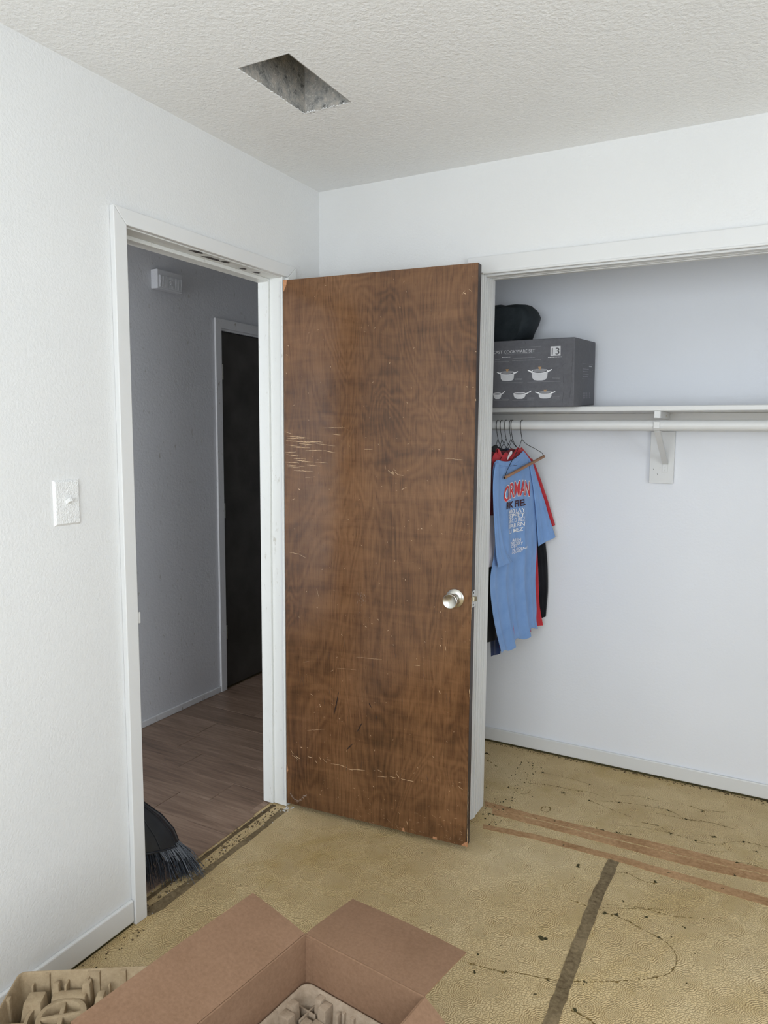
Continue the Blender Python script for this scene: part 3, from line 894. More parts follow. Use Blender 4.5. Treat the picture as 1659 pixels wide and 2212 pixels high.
# ------------------------------------------------------------------ the brown door
HP, FP = Vector((0.0080, -0.2556, 0.0217)), Vector((0.7542, -0.1996, 0.0217))
ang = math.atan2(FP.y - HP.y, FP.x - HP.x)
DW, DH, DT = 0.748, 2.030, 0.035
dr = root('door_1', HP, (0, 0, ang), label='scratched brown wood-veneer door standing open into the bedroom', kind='structure')
MB().box(0, DW - 0.0012, 0, DT, 0, DH, 0.0008).build('door_slab', M['door'], dr)
MB().box(DW - 0.0012, DW, 0.0012, DT - 0.001, 0.001, DH - 0.001).build('door_edge', M['door_edge'], dr)
kx, kz = 0.688, 0.902
ro = MB().lathe([(0.0, 0.011), (0.016, 0.0105), (0.027, 0.008), (0.0325, 0.004), (0.033, 0.0)], (kx, 0, kz), (0, -1, 0), 40).build('knob_rose', M['chrome'], dr, smooth=True)
MB().lathe([(0.0, 0.054), (0.010, 0.0545), (0.0205, 0.0575), (0.0235, 0.0585), (0.0255, 0.0570), (0.0262, 0.053), (0.0255, 0.044), (0.0215, 0.036), (0.0145, 0.031), (0.0125, 0.026), (0.0125, 0.018), (0.016, 0.009)], (kx, 0, kz), (0, -1, 0), 48).build('knob', M['chrome'], dr, smooth=True, angle=30)
ro = MB().lathe([(0.0, 0.058), (0.021, 0.058), (0.0258, 0.052), (0.025, 0.044), (0.0145, 0.031), (0.0125, 0.018), (0.030, 0.006), (0.033, 0.0)], (kx, DT, kz), (0, 1, 0), 40).build('knob', M['chrome'], dr, smooth=True)
lp = MB().box(DW, DW + 0.0012, 0.0045, 0.0305, kz - 0.029, kz + 0.029, 0.0005).build('latch_plate', M['chrome'], dr)
MB().hexa([(DW + .001, 0.011, kz - .009), (DW + .001, 0.024, kz - .009), (DW + .001, 0.024, kz + .009), (DW + .001, 0.011, kz + .009), (DW + .006, 0.012, kz - .008), (DW + .013, 0.023, kz - .008), (DW + .013, 0.023, kz + .008), (DW + .006, 0.012, kz + .008)], 0.0008).build('latch_bolt', M['brass'], lp)
for z in (kz - 0.021, kz + 0.021):
    MB().lathe([(0, 0.0008), (0.003, 0.0008), (0.0034, 0)], (DW + 0.0012, 0.0175, z), (1, 0, 0), 12).build('screw', M['dark_hole'], lp)

def sliver(mb, x0, z0, x1, z1, w, y=-0.0003, rnd=random):
    """a thin wandering scratch lying on the door face"""
    n = max(2, int(hypot(x1 - x0, z1 - z0) / 0.006))
    dx, dz = x1 - x0, z1 - z0
    L = max(hypot(dx, dz), 1e-5)
    nx, nz = -dz / L, dx / L
    top, bot = [], []
    for i in range(n + 1):
        t = i / n
        k = w * (0.25 + 0.75 * sin(pi * min(max(t, 0.06), 0.94))) * rnd.uniform(0.6, 1.3)
        o = rnd.uniform(-1, 1) * 0.0006
        top.append((x0 + dx * t + nx * (o + k), y, z0 + dz * t + nz * (o + k)))
        bot.append((x0 + dx * t + nx * (o - k), y, z0 + dz * t + nz * (o - k)))
    mb.grid([top, bot])
rnd = random.Random(5)
mb = MB()
for s in SCRATCHES:
    sliver(mb, *s[:4], s[4] * 0.8, rnd=rnd)
for i in range(260):          # small nicks, more of them low down
    x, z = rnd.uniform(0.02, DW - 0.02), 2.0 * rnd.random() ** 1.9
    a = rnd.uniform(-0.7, 0.7) + (pi / 2 if rnd.random() < 0.5 else 0)
    l = rnd.uniform(0.001, 0.007)
    sliver(mb, x, z, x + cos(a) * l, z + sin(a) * l, rnd.uniform(0.00025, 0.0007), rnd=rnd)
for i in range(55):          # fine scrapes near the foot of the door
    x, z = rnd.uniform(0.3, DW - 0.02), rnd.uniform(0.01, 0.10)
    l = rnd.uniform(0.003, 0.014)
    sliver(mb, x, z, x + l, z - l * rnd.uniform(-.5, 1), rnd.uniform(0.00012, 0.0003), rnd=rnd)
mb.build('scratches', M['pale_wood'], dr)['kind'] = 'stuff'
mb = MB()
for s in DARK:
    sliver(mb, *s, 0.0022, -0.0004, rnd)
for i in range(40):
    x, z = rnd.uniform(0.05, DW - 0.05), rnd.uniform(0.1, 0.7)
    l = rnd.uniform(0.01, 0.05)
    sliver(mb, x, z, x + l * rnd.uniform(-.25, .25), z + l, 0.0005, -0.0002, rnd)
mb.build('gouges', M['dark_mark'], dr)['kind'] = 'stuff'
for c in CHIPS:
    pts = [(max(x, 0.0003), -0.0012, max(z, 0.0003)) for x, z in c]
    mb = MB()
    mb.poly(pts)
    mb.poly([(p[0], 0.0, p[2]) for p in pts])
    mb.build('wood_chip', M['chip'], dr)
mb = MB()
for i in range(46):
    t = i / 45
    x, z = 0.012 + 0.075 * t, 0.048 - 0.030 * sin(pi * min(1, t * 1.15)) + rnd.uniform(-.004, .004)
    sliver(mb, x, z, x + 0.006, z + rnd.uniform(-.003, .003), rnd.uniform(0.0004, 0.0011), -0.0003, rnd)
for i in range(30):
    x, z = rnd.gauss(0.325, 0.012), rnd.gauss(0.865, 0.016)
    sliver(mb, x, z, x + rnd.uniform(-.001, .001), z + 0.006, 0.0003, -0.0003, rnd)
mb.build('scuff', M['haze_mark'], dr)['kind'] = 'stuff'

# ------------------------------------------------------------------ floor marks
def floor_poly(name, pts, mat, z=0.0012, seed=1):
    """thin slab with a slightly ragged outline"""
    rnd = random.Random(seed)
    out = []
    n = len(pts)
    for i in range(n):
        a, b = pts[i], pts[(i + 1) % n]
        m = max(1, int(hypot(b[0] - a[0], b[1] - a[1]) / 0.03))
        for k in range(m):
            t = k / m
            j = 0.0022 if k else 0.0
            out.append((a[0] + (b[0] - a[0]) * t + rnd.uniform(-j, j), a[1] + (b[1] - a[1]) * t + rnd.uniform(-j, j)))
    m_ = MB().prism(out, z, 'z', 0.0)
    bmesh.ops.triangulate(m_.bm, faces=m_.bm.faces[:])
    return m_.build(name, mat, floor)
floor_poly('bare_strip', STRIP_A1, M['tack'], 0.0010, 1)
floor_poly('bare_strip', STRIP_A2, M['tack'], 0.0010, 2)
floor_poly('bare_strip', STRIP_B, M['tack'], 0.0010, 3)
floor_poly('adhesive_strip', STRIP_C, M['tack_dark'], 0.0014, 4)
floor_poly('adhesive_strip', [(-0.012, -0.272), (0.004, -0.4), (0.003, -0.544), (0.005, -0.752), (-0.012, -0.961), (-0.02, -0.998), (0.021, -0.998), (0.036, -0.95), (0.030, -0.749), (0.029, -0.507), (0.021, -0.272)], M['tack_dark'], 0.0012, 5)
floor_poly('adhesive_strip', [(-0.060, -0.262), (-0.058, -0.50), (-0.056, -0.75), (-0.054, -0.98), (-0.040, -0.98), (-0.036, -0.75), (-0.044, -0.50), (-0.042, -0.262)], M['debris'], 0.0010, 6)

def resample(pts, step):
    out = [pts[0]]
    # Catmull-Rom through the points
    P = [pts[0]] + list(pts) + [pts[-1]]
    for i in range(1, len(P) - 2):
        p0, p1, p2, p3 = P[i - 1:i + 3]
        n = max(1, int(hypot(p2[0] - p1[0], p2[1] - p1[1]) / step))
        for k in range(1, n + 1):
            t = k / n
            out.append(tuple(0.5 * (2 * p1[j] + (p2[j] - p0[j]) * t + (2 * p0[j] - 5 * p1[j] + 4 * p2[j] - p3[j]) * t * t + (3 * p1[j] - p0[j] - 3 * p2[j] + p3[j]) * t ** 3) for j in (0, 1)))
    return out
rnd = random.Random(21)
def blob(mb, x, y, r, z, rnd, el=1.0, n=9):
    a0 = rnd.uniform(0, 6)
    pts = [(x + cos(2 * pi * k / n) * r * rnd.uniform(.55, 1.25) * el, y + sin(2 * pi * k / n) * r * rnd.uniform(.55, 1.25)) for k in range(n)]
    top = mb.bm.verts.new((x, y, z))
    vs = [mb.bm.verts.new((p[0], p[1], 0.0003)) for p in pts]
    for k in range(n):
        mb.bm.faces.new((vs[k], vs[(k + 1) % n], top))
for pts, w in TRAILS:
    rs = resample(pts, 0.006)
    mb = MB()
    run = []
    on = True
    def flush(run):
        if len(run) > 1:
            L, R_ = [], []
            for i, (x, y, k) in enumerate(run):
                a, b = run[max(0, i - 1)], run[min(len(run) - 1, i + 1)]
                dx, dy = b[0] - a[0], b[1] - a[1]
                l = max(hypot(dx, dy), 1e-6)
                L.append((x - dy / l * k, y + dx / l * k, 0.0006))
                R_.append((x + dy / l * k, y - dx / l * k, 0.0006))
            mb.grid([L, R_])
    for p in rs:
        if rnd.random() < 0.20:
            flush(run)
            run = []
        run.append((p[0] + rnd.gauss(0, .0010), p[1] + rnd.gauss(0, .0010), w * rnd.uniform(0.0004, 0.0017)))
        if rnd.random() < 0.13:
            blob(mb, p[0] + rnd.gauss(0, .002), p[1] + rnd.gauss(0, .002), w * rnd.uniform(.0015, .0045), 0.0015, rnd)
    flush(run)
    if len(mb.bm.faces):
        mb.build('glue_trail', M['glue'], floor)
for x, y, r in BLOBS:
    mb = MB()
    for k in range(5):
        blob(mb, x + rnd.gauss(0, r * .45), y + rnd.gauss(0, r * .45), r * rnd.uniform(.3, .75), 0.003, rnd)
    mb.build('glue_spot', M['glue_spot'], floor)

# strips painting shade and dirt into baseboard gaps where the carpet was
MB().box(0.0, 2.9, DCL - 0.008, DCL - 0.0005, 0.0, 0.0088).build('gap_shade_dirt', M['glue_spot'], floor)
MB().box(0.0005, 0.007, -3.6, C0 - 0.002, 0.0, 0.0098).build('gap_shade_dirt', M['glue_spot'], floor)
# crumbs: along the closet baseboard, round the closet jamb and in the doorway
def crumbs(name, n, fn, s0, s1, mat):
    mb = MB()
    for i in range(n):
        x, y = fn()
        s = rnd.uniform(s0, s1)
        a = rnd.uniform(0, pi)
        mb.obox((x, y, s * 0.35), ((cos(a), sin(a), rnd.uniform(-.3, .3)), (-sin(a), cos(a), 0), (0, 0, 1)), (s, s * rnd.uniform(.3, .8), s * .35))
    o = mb.build(name, mat, floor)
    o['kind'] = 'stuff'
crumbs('crumbs', 260, lambda: (rnd.uniform(0.5, 1.95), 0.738 - abs(rnd.gauss(0, .012))), 0.0008, 0.0035, M['debris'])
crumbs('crumbs', 90, lambda: (rnd.uniform(0.70, 0.80), rnd.uniform(0.0, 0.62)), 0.0008, 0.003, M['glue_spot'])
crumbs('crumbs', 260, lambda: (rnd.uniform(-0.062, 0.004), rnd.uniform(-0.99, -0.27)), 0.001, 0.004, M['debris'])
crumbs('crumbs', 70, lambda: (rnd.uniform(-0.065, 0.03), rnd.uniform(-0.99, -0.26)), 0.0006, 0.0022, M['print_light'])
crumbs('crumbs', 160, lambda: (rnd.uniform(0.03, 1.9), rnd.uniform(-1.2, 0.7)), 0.0006, 0.0018, M['glue_spot'])
crumbs('crumbs', 24, lambda: (rnd.uniform(0.0, 0.03), rnd.uniform(-0.29, -0.24)), 0.0012, 0.004, M['trim'])
crumbs('crumbs', 60, lambda: (rnd.uniform(0.015, 0.06), rnd.uniform(-1.5, -1.05)), 0.0008, 0.003, M['debris'])

# ------------------------------------------------------------------ closet fittings
ZS = 1.604
YSH = 0.436
tag(MB().box(0.001, 2.9, YSH, DCL - 0.001, ZS - 0.0195, ZS, 0.003).build('closet_shelf', M['trim'], at=(1.45, 0.6, ZS - 0.0195)), 'long white painted closet shelf holding the cookware box', 'shelf')
cl = tag(MB().box(0.001, 2.9, DCL - 0.02, DCL - 0.0005, 1.509, ZS - 0.0200, 0.002).build('wall_cleat', M['trim'], at=(1.45, 0.74, 1.509)), 'white wall cleat board under the back of the closet shelf', 'cleat')
ROD_Y, ROD_Z, ROD_R = 0.452, 1.5305, 0.0195
tag(MB().tube([(0.001, ROD_Y, ROD_Z), (2.9, ROD_Y, ROD_Z)], ROD_R, 28).build('closet_rod', M['trim'], at=(1.45, ROD_Y, ROD_Z), smooth=True), 'white round closet rod hung with clothes under the shelf', 'closet rod')
br = root('shelf_bracket', (1.24, DCL, 1.29), label='white metal shelf and rod bracket on a backing board in the closet', cat='bracket')
Off().box(1.181, 1.277, DCL - 0.020, DCL - 0.0005, 1.291, 1.5085, 0.0015).under('backing_board', M['trim'], br)
BX = 1.243
mb = Off()
mb.box(BX - 0.011, BX + 0.011, YSH + 0.002, DCL - 0.0205, ZS - 0.0225, ZS - 0.0200)         # arm under the shelf
mb.box(BX + 0.009, BX + 0.011, YSH + 0.012, DCL - 0.0205, ZS - 0.046, ZS - 0.0225)           # its side web
mb.box(BX - 0.011, BX + 0.011, YSH + 0.000, YSH + 0.002, ZS - 0.046, ZS - 0.0200)            # front lip bent down
mb.under('arm', M['trim'], br)
Off().lathe([(0, .0014), (.0030, .0012), (.0034, 0)], (BX + 0.011, 0.60, ZS - 0.034), (1, 0, 0), 14).under('bolt', M['brass'], br)
mb = Off()
pts = []
for i in range(13):
    th = radians(200 - 0 + i * 13.0)
    pts.append((ROD_Y + cos(th) * (ROD_R + 0.0022), ROD_Z + sin(th) * (ROD_R + 0.0022)))
G = [[(BX - 0.011, y, z) for y, z in pts], [(BX + 0.011, y, z) for y, z in pts]]
G2 = [[(BX - 0.011, ROD_Y + (y - ROD_Y) * 0.93, ROD_Z + (z - ROD_Z) * 0.93) for y, z in pts], [(BX + 0.011, ROD_Y + (y - ROD_Y) * 0.93, ROD_Z + (z - ROD_Z) * 0.93) for y, z in pts]]
mb.grid(G)
mb.box(BX - 0.011, BX + 0.011, ROD_Y - 0.0245, ROD_Y - 0.0215, ROD_Z - 0.012, ROD_Z + 0.013, 0.0012)
mb.under('rod_hook', M['trim'], br)
mb = Off()
pA, pB = Vector((BX, ROD_Y + 0.006, ROD_Z - ROD_R - 0.004)), Vector((BX, DCL - 0.024, 1.372))
dv = (pB - pA).normalized()
nrm = Vector((1, 0, 0)).cross(dv)
mb.obox((pA + pB) / 2, (dv, (1, 0, 0), nrm), ((pB - pA).length / 2, 0.011, 0.0011))
mb.obox((pA + pB) / 2 + Vector((0.010, 0, 0)) + nrm * 0.006, (dv, (1, 0, 0), nrm), ((pB - pA).length / 2 * 0.97, 0.001, 0.006))
mb.box(BX - 0.011, BX + 0.011, DCL - 0.0235, DCL - 0.0205, 1.338, 1.374, 0.001)
mb.under('brace', M['trim'], br)
for z in (1.347, 1.360):
    Off().lathe([(0, .0016), (.0026, .0012), (.0030, 0)], (BX, DCL - 0.0235, z), (0, -1, 0), 12).under('screw', M['trim'], br)
mb = Off()
for (x, z, l) in ((1.196, 1.352, 0.005), (1.222, 1.358, 0.002), (1.212, 1.332, 0.006)):
    mb.poly([(x, DCL - 0.0204, z), (x + 0.0022, DCL - 0.0204, z - 0.001), (x + l * 0.7, DCL - 0.0204, z - l), (x + l * 0.4, DCL - 0.0204, z - l)])
mb.under('nail_mark', M['dark_hole'], br)['kind'] = 'stuff'

# ------------------------------------------------------------------ cookware box on the shelf
TILT = radians(3.2)
BXR, BYF, BH, BD, BW = 0.9475, 0.345, 0.264, 0.355, 0.60
cb = root('cookware_box', (BXR, YSH, ZS + 0.0008), (TILT, 0, 0), label='charcoal printed cookware set carton tipped on the closet shelf', cat='box')
# local frame: x runs left from 0 to -BW, y from -ov to BD-ov, z up
ov = YSH - BYF
rnd = random.Random(9)
mb = MB().box(-BW, 0, -ov, BD - ov, 0, BH, 0.004)
bmesh.ops.subdivide_edges(mb.bm, edges=mb.bm.edges[:], cuts=1, use_grid_fill=True)
mb.build('carton', M['cookbox'], cb, smooth=False)
YP = -ov - 0.0006
S_ = 0.00182 / 5.53 * 0.985
def bp(x, y):
    """printed-face coordinates measured on the carton front -> local x, z"""
    return (-(1192 - x) * S_, BH - (y - 632) * S_)
def print_text(body, x, y, w, h, mat, bold=0.0, nm='lettering'):
    mb = MB()
    ox, oz = bp(x, y)
    text_onto(mb, body, lambda a, b: (ox + a, YP, oz + b), w * S_, h * S_, bold)
    return mb.build(nm, mat, cb)
print_text('CAST COOKWARE SET', 175, 785, 535, 36, M['print_light'], 0.0)
def rect(mb, x0, y0, x1, y1, y=YP):
    a, b = bp(x0, y0), bp(x1, y1)
    mb.poly([(a[0], y, b[1]), (b[0], y, b[1]), (b[0], y, a[1]), (a[0], y, a[1])])
mb = MB(); rect(mb, 900, 728, 1022, 838); mb.build('number_panel', M['print_light'], cb)
mb = MB(); ox, oz = bp(916, 824); text_onto(mb, '13', lambda a, b: (ox + a, YP - 0.0004, oz + b), 92 * S_, 78 * S_, 0.0); mb.build('lettering', M['print_dark'], cb)
def dashes(x, y, w, h, mat, nm='fine_print', side=None):
    """print too small to read: a row of short bars"""
    mb = MB()
    p = x
    while p < x + w:
        l = rnd.uniform(0.7, 3.0) * h
        if side is None:
            rect(mb, p, y - h * 0.8, min(p + l, x + w), y)
        else:
            mb.poly([(0.0006, p, y), (0.0006, min(p + l, x + w), y), (0.0006, min(p + l, x + w), y + h), (0.0006, p, y + h)])
        p += l + h * 0.5
    mb.build(nm, mat, cb)['kind'] = 'stuff'
dashes(873, 858, 162, 9, M['print_white'])
dashes(292, 834, 112, 8, M['print_white'])
for (x, y, w) in ((430, 850, 280), (425, 880, 360), (200, 884, 182), (200, 856, 60)):
    dashes(x, y, w, 6, M['print_mid'])
mb = MB()
for (x0, x1, y) in ((520, 780, 720), (330, 770, 796), (250, 560, 1142), (620, 1030, 1142), (190, 380, 1360), (430, 700, 1362), (760, 1025, 1362)):
    rect(mb, x0, y - 1.2, x1, y + 1.2)
mb.build('printed_rule', M['print_mid'], cb)['kind'] = 'stuff'
for (x, y) in ((462, 1098), (930, 1098), (300, 1335), (620, 1335), (930, 1330)):
    dashes(x, y, 90, 5, M['print_mid'])
    dashes(x, y + 14, 90, 5, M['print_mid'])

def ell(mb, cx, cy, rx, ry, y, n=28, a0=0, a1=2 * pi):
    pts = [bp(cx + cos(a0 + (a1 - a0) * k / n) * rx, cy + sin(a0 + (a1 - a0) * k / n) * ry) for k in range(n + (0 if abs(a1 - a0 - 2 * pi) < 1e-6 else 1))]
    mb.poly([(p[0], y, p[1]) for p in pts])
def polyp(mb, pts, y):
    mb.poly([(bp(*p)[0], y, bp(*p)[1]) for p in pts])
def pot_print(cx, cy, w, h, kind):
    r = MB()
    if kind == 'pot':
        polyp(r, [(cx - w * .50, cy - h * .30), (cx + w * .50, cy - h * .30), (cx + w * .46, cy + h * .30), (cx + w * .36, cy + h * .5), (cx + w * .15, cy + h * .56), (cx - w * .15, cy + h * .56), (cx - w * .36, cy + h * .5), (cx - w * .46, cy + h * .30)], YP)
    else:
        polyp(r, [(cx - w * .50, cy - h * .25), (cx + w * .50, cy - h * .25), (cx + w * .42, cy + h * .25), (cx + w * .22, cy + h * .5), (cx - w * .22, cy + h * .5), (cx - w * .42, cy + h * .25)], YP)
    bo = r.build('pot_picture', M['print_light'], cb)
    r = MB()
    for s in (-1, 1):
        if kind == 'pan' and s < 0:
            continue
        k = 0.25 if kind == 'pot' else 0.42
        rise = h * (0.12 if kind == 'pot' else 0.42)
        polyp(r, [(cx + s * w * .48, cy - h * .28), (cx + s * w * (.5 + k), cy - h * .28 - rise - 3), (cx + s * w * (.5 + k), cy - h * .28 - rise + 8), (cx + s * w * .48, cy - h * .12)], YP - 0.0002)
    ell(r, cx, cy - h * .28, w * .51, h * .20, YP - 0.0002)
    r.build('rim', M['print_white'], bo)
    r = MB()
    ell(r, cx, cy - h * .27, w * .45, h * .15, YP - 0.0004)
    r.build('inside', M['print_mid'] if kind == 'pan' else M['print_dark'], bo)
    if kind != 'pan':
        r = MB()
        ell(r, cx, cy - h * .33, w * .44, h * .15, YP - 0.0006)
        r.build('lid', M['print_mid'], bo)
        r = MB()
        polyp(r, [(cx - 9, cy - h * .40), (cx + 9, cy - h * .40), (cx + 20, cy - h * .66), (cx - 20, cy - h * .66)], YP - 0.0008)
        r.build('lid_knob', M['print_gold'], bo)
pot_print(362, 1055, 180, 120, 'pot')
pot_print(772, 1050, 200, 135, 'pot')
pot_print(235, 1300, 110, 80, 'pan')
pot_print(522, 1302, 160, 80, 'pan')
pot_print(843, 1295, 165, 85, 'pot')
# the narrow side
XP = 0.0006
dashes(0.15, 0.158, 0.045, 0.005, M['print_light'], side=1)
for i in range(4):
    dashes(0.045, 0.146 - i * 0.010, 0.10 - 0.012 * (i % 2), 0.003, M['print_mid'], side=1)
mb = MB()
for z in (0.168, 0.108):
    mb.poly([(XP, 0.03, z), (XP, 0.22, z), (XP, 0.22, z + 0.0008), (XP, 0.03, z + 0.0008)])
mb.build('printed_rule', M['print_mid'], cb)['kind'] = 'stuff'
mb = MB()
for i in range(5):
    for k in range(3):
        y = 0.06 + i * 0.026
        z = 0.030 + k * 0.0085
        mb.poly([(XP, y, z), (XP, y + 0.009, z), (XP, y + 0.009, z + 0.0065), (XP, y, z + 0.0065)])
mb.build('care_symbols', M['print_mid'], cb)
# dents and a worn fold near the corner
mb = MB()
for (x0, y0, x1, y1) in ((1055, 1050, 1072, 1230), (1072, 1230, 1050, 1430), (1168, 760, 1158, 1180), (1158, 1180, 1130, 1420), (1045, 975, 1050, 950), (1050, 950, 1082, 936), (580, 650, 600, 690)):
    a, b = bp(x0, y0), bp(x1, y1)
    sliver(mb, a[0], a[1], b[0], b[1], 0.0006, YP, rnd)
mb.build('crease', M['print_dark'], cb)['kind'] = 'stuff'

# ------------------------------------------------------------------ black bag on top of the carton
out = [(0.33, 0.0), (0.665, 0.0), (0.700, 0.018), (0.733, 0.085), (0.738, 0.105), (0.722, 0.135), (0.695, 0.158), (0.655, 0.163), (0.600, 0.158), (0.592, 0.166), (0.47, 0.166), (0.38, 0.155), (0.325, 0.10)]
mb = MB()
n = 9
rows_ = []
cxm, czm = 0.53, 0.07
for i in range(n):
    t = i / (n - 1)
    k = 0.82 + 0.18 * sin(pi * t) ** 0.5
    rows_.append([(cxm + (x - cxm) * k, 0.46 + 0.19 * t, max(0.0, czm + (z - czm) * (k if z > 0.03 else 1))) for x, z in out])
V = mb.grid(rows_, close=True)
mb.bm.faces.new(V[0][::-1]); mb.bm.faces.new(V[-1])
bmesh.ops.triangulate(mb.bm, faces=[f for f in mb.bm.faces if len(f.verts) > 4])
bmesh.ops.subdivide_edges(mb.bm, edges=mb.bm.edges[:], cuts=1, use_grid_fill=True)
from mathutils import noise as mnoise
for v_ in mb.bm.verts:
    q = mnoise.noise_vector(v_.co * 14)
    amp = 0.006 if v_.co.z > 0.01 else 0.0
    v_.co += Vector((q.x, q.y, q.z)) * amp
    v_.co.z += (v_.co.y - YSH) * math.tan(TILT)
zb = ZS + 0.0008 + BH + 0.001
bag = tag(mb.build('fabric_bag', M['bag'], smooth=True, angle=50), 'folded black fabric bag lying on top of the cookware carton', 'bag')
bag.location = (0, 0, zb)
bag.rotation_euler = (0, 0, 0)

# ------------------------------------------------------------------ clothes on the rod
def path_at(path, s):
    """plan path at arc length s -> point, tangent (ends run on straight)"""
    for i in range(len(path) - 1):
        a, b = Vector(path[i]), Vector(path[i + 1])
        L = (b - a).length
        if s <= L or i == len(path) - 2:
            t = (b - a) / L
            return a + t * s, t
        s -= L
def smooth_path(path):
    # rounded copy of the plan path so the cloth bends softly
    P = [Vector(p) for p in path]
    out = [P[0]]
    for a, b in zip(P, P[1:]):
        out += [a.lerp(b, 0.25), a.lerp(b, 0.75)]
    out.append(P[-1])
    return [tuple(p) for p in out]
SP = {k: smooth_path(v) for k, v in PATHS.items()}

def cloth_point(pn, s, z, off):
    p, t = path_at(SP[pn], s)
    n = Vector((t.y, -t.x))
    q = p + n * off
    return (q.x, q.y, z)

def row_at(rows, v):
    """smoothly interpolated (s_left, z_left, s_right, z_right) at v in 0..1"""
    n = len(rows) - 1
    x = v * n
    i = min(int(x), n - 1)
    t = x - i
    P = [rows[max(i - 1, 0)], rows[i], rows[i + 1], rows[min(i + 2, n)]]
    return [0.5 * (2 * P[1][j] + (P[2][j] - P[0][j]) * t + (2 * P[0][j] - 5 * P[1][j] + 4 * P[2][j] - P[3][j]) * t * t + (3 * P[1][j] - P[0][j] - 3 * P[2][j] + P[3][j]) * t ** 3) for j in range(4)]

def folds(u, v, amp):
    a = amp * min(1.0, max(0.0, (v - 0.12) * 1.35))
    x = u + 0.02 * sin(5 * v)
    f = 0.5 - abs(sin(pi * (2.7 * x + 0.15 + 0.05 * v))) ** 0.8
    f += 0.55 * (0.5 - abs(sin(pi * (5.1 * x + 0.62 - 0.12 * v))) ** 0.8)
    f += 0.25 * sin(2 * pi * (1.3 * x + 0.3))
    return 1.5 * a * f

def cloth_sheet(pn, rows, nu, nv, half, amp, off0=0.0, neck=0.0, wav=0.0, offv=None):
    """closed two-layer garment panel: front and back skins joined round the edge"""
    mb = Off()
    front, back = [], []
    for j in range(nv + 1):
        v = j / nv
        sl, zl, sr, zr = row_at(rows, v)
        fr, bk = [], []
        for i in range(nu + 1):
            u = i / nu
            s = sl + (sr - sl) * u
            z = zl + (zr - zl) * u
            if neck:
                z -= neck * sin(pi * u) * max(0.0, 1 - v * 7)
            z += wav * sin(2 * pi * (2.6 * u + 0.1)) * max(0, (v - 0.7)) / 0.3
            e = max(0.0, 1 - abs(2 * u - 1) ** 3.0) ** 0.5
            o = off0 + folds(u, v, amp) + (offv(v) if offv else 0)
            h = half * (0.45 + 0.55 * v)
            fr.append(cloth_point(pn, s, z, o + h * e + 0.0006))
            bk.append(cloth_point(pn, s, z, o - h * e - 0.0006))
        front.append(fr)
        back.append(bk)
    ring = [fr + bk[::-1] for fr, bk in zip(front, back)]
    mb.grid(ring, close=True)
    return mb

def hanger(x, y, ends, bar_mat, label, tilt=0.0, bar_r=0.0012, neck_z=None):
    """wire hanger hooked on the rod at x; ends = the two lower corners (world points)"""
    r = root('hanger', (x, ROD_Y, ROD_Z - 0.05), label=label, cat='hanger', group='wire hangers on the closet rod')
    R0 = ROD_R + 0.0016
    pts = []
    for i in range(15):
        th = radians(-25 + i * 15.5)
        pts.append(Vector((x, ROD_Y - cos(th) * R0 * -1, ROD_Z + sin(th) * R0)))
    # hook runs over the rod from behind and drops in front
    nz = neck_z or (ROD_Z - 0.058)
    neck = Vector((x + 0.001, ROD_Y + 0.001, nz))
    last = pts[-1]
    pts += [last.lerp(neck, 0.45) + Vector((0, -0.003, 0)), neck]
    Off().tube(pts, 0.0012, 7).under('hook', M['white_wire'], r, smooth=True)
    A, B = Vector(ends[0]), Vector(ends[1])
    def arm(e):
        q = [neck, neck.lerp(e, 0.12) + Vector((0, 0, -0.006)), neck.lerp(e, 0.3) + Vector((0, 0, -0.004)), neck.lerp(e, 0.6) + Vector((0, 0, 0.004)), neck.lerp(e, 0.9) + Vector((0, 0, 0.010)), neck.lerp(e, 0.985) + Vector((0, 0, 0.006)), e]
        return q
    for e in (A, B):
        Off().tube(arm(e), 0.0012, 7).under('shoulder_wire', M['white_wire'], r, smooth=True)
    if bar_mat is None:
        Off().tube([A, A.lerp(B, 0.5), B], 0.0012, 7).under('lower_wire', M['white_wire'], r, smooth=True)
    else:
        d = (B - A).normalized()
        Off().tube([A - d * 0.004, A, B, B + d * 0.004], [bar_r * 0.9, bar_r, bar_r, bar_r * 0.9], 16).under('trouser_tube', bar_mat, r, smooth=True)
        Off().tube([A - d * 0.006, A - d * 0.0035], bar_r * 0.55, 10).under('tube_hole', M['dark_hole'], r)
    return r
hanger(0.709, ROD_Y, ((0.712, 0.243, 1.322), (0.758, 0.615, 1.396)), M['wood_bar'], 'empty wire hanger with a brown tube bar in front of the blue shirt', bar_r=0.0062)

def garment(name, pn, label, body, sleeves, mat, half=0.007, amp=0.006, neck=0.03, hx=None, extra=None, wav=0.004):
    s0 = sum(body[1][0::2]) / 2
    p, t = path_at(SP[pn], s0)
    r = root(name, (p.x, p.y, body[-1][1]), label=label, cat='shirt', group='clothes hanging in the closet')
    cloth_sheet(pn, body, 44, 46, half, amp, neck=neck, wav=wav).under('body', M[mat], r, smooth=True, angle=75)
    for rows, m2, nm, off, h2, offv in sleeves:
        cloth_sheet(pn, rows, 14, 22, h2, 0.003, off0=off, offv=offv).under(nm, M[m2], r, smooth=True, angle=75)
    return r
AMP = 0.011
blue = garment('tshirt', 'blue', 'sky blue t-shirt with red and white lettering, frontmost on the closet rod', ROWS['blue_body'],
        [(ROWS['blue_lsleeve'], 'blue', 'sleeve', 0.009, 0.006, lambda v: 0.007 * v), (ROWS['blue_rsleeve'], 'blue', 'sleeve', 0.004, 0.006, lambda v: 0.003 * v)], 'blue', 0.0055, AMP, 0.024, wav=0.012)
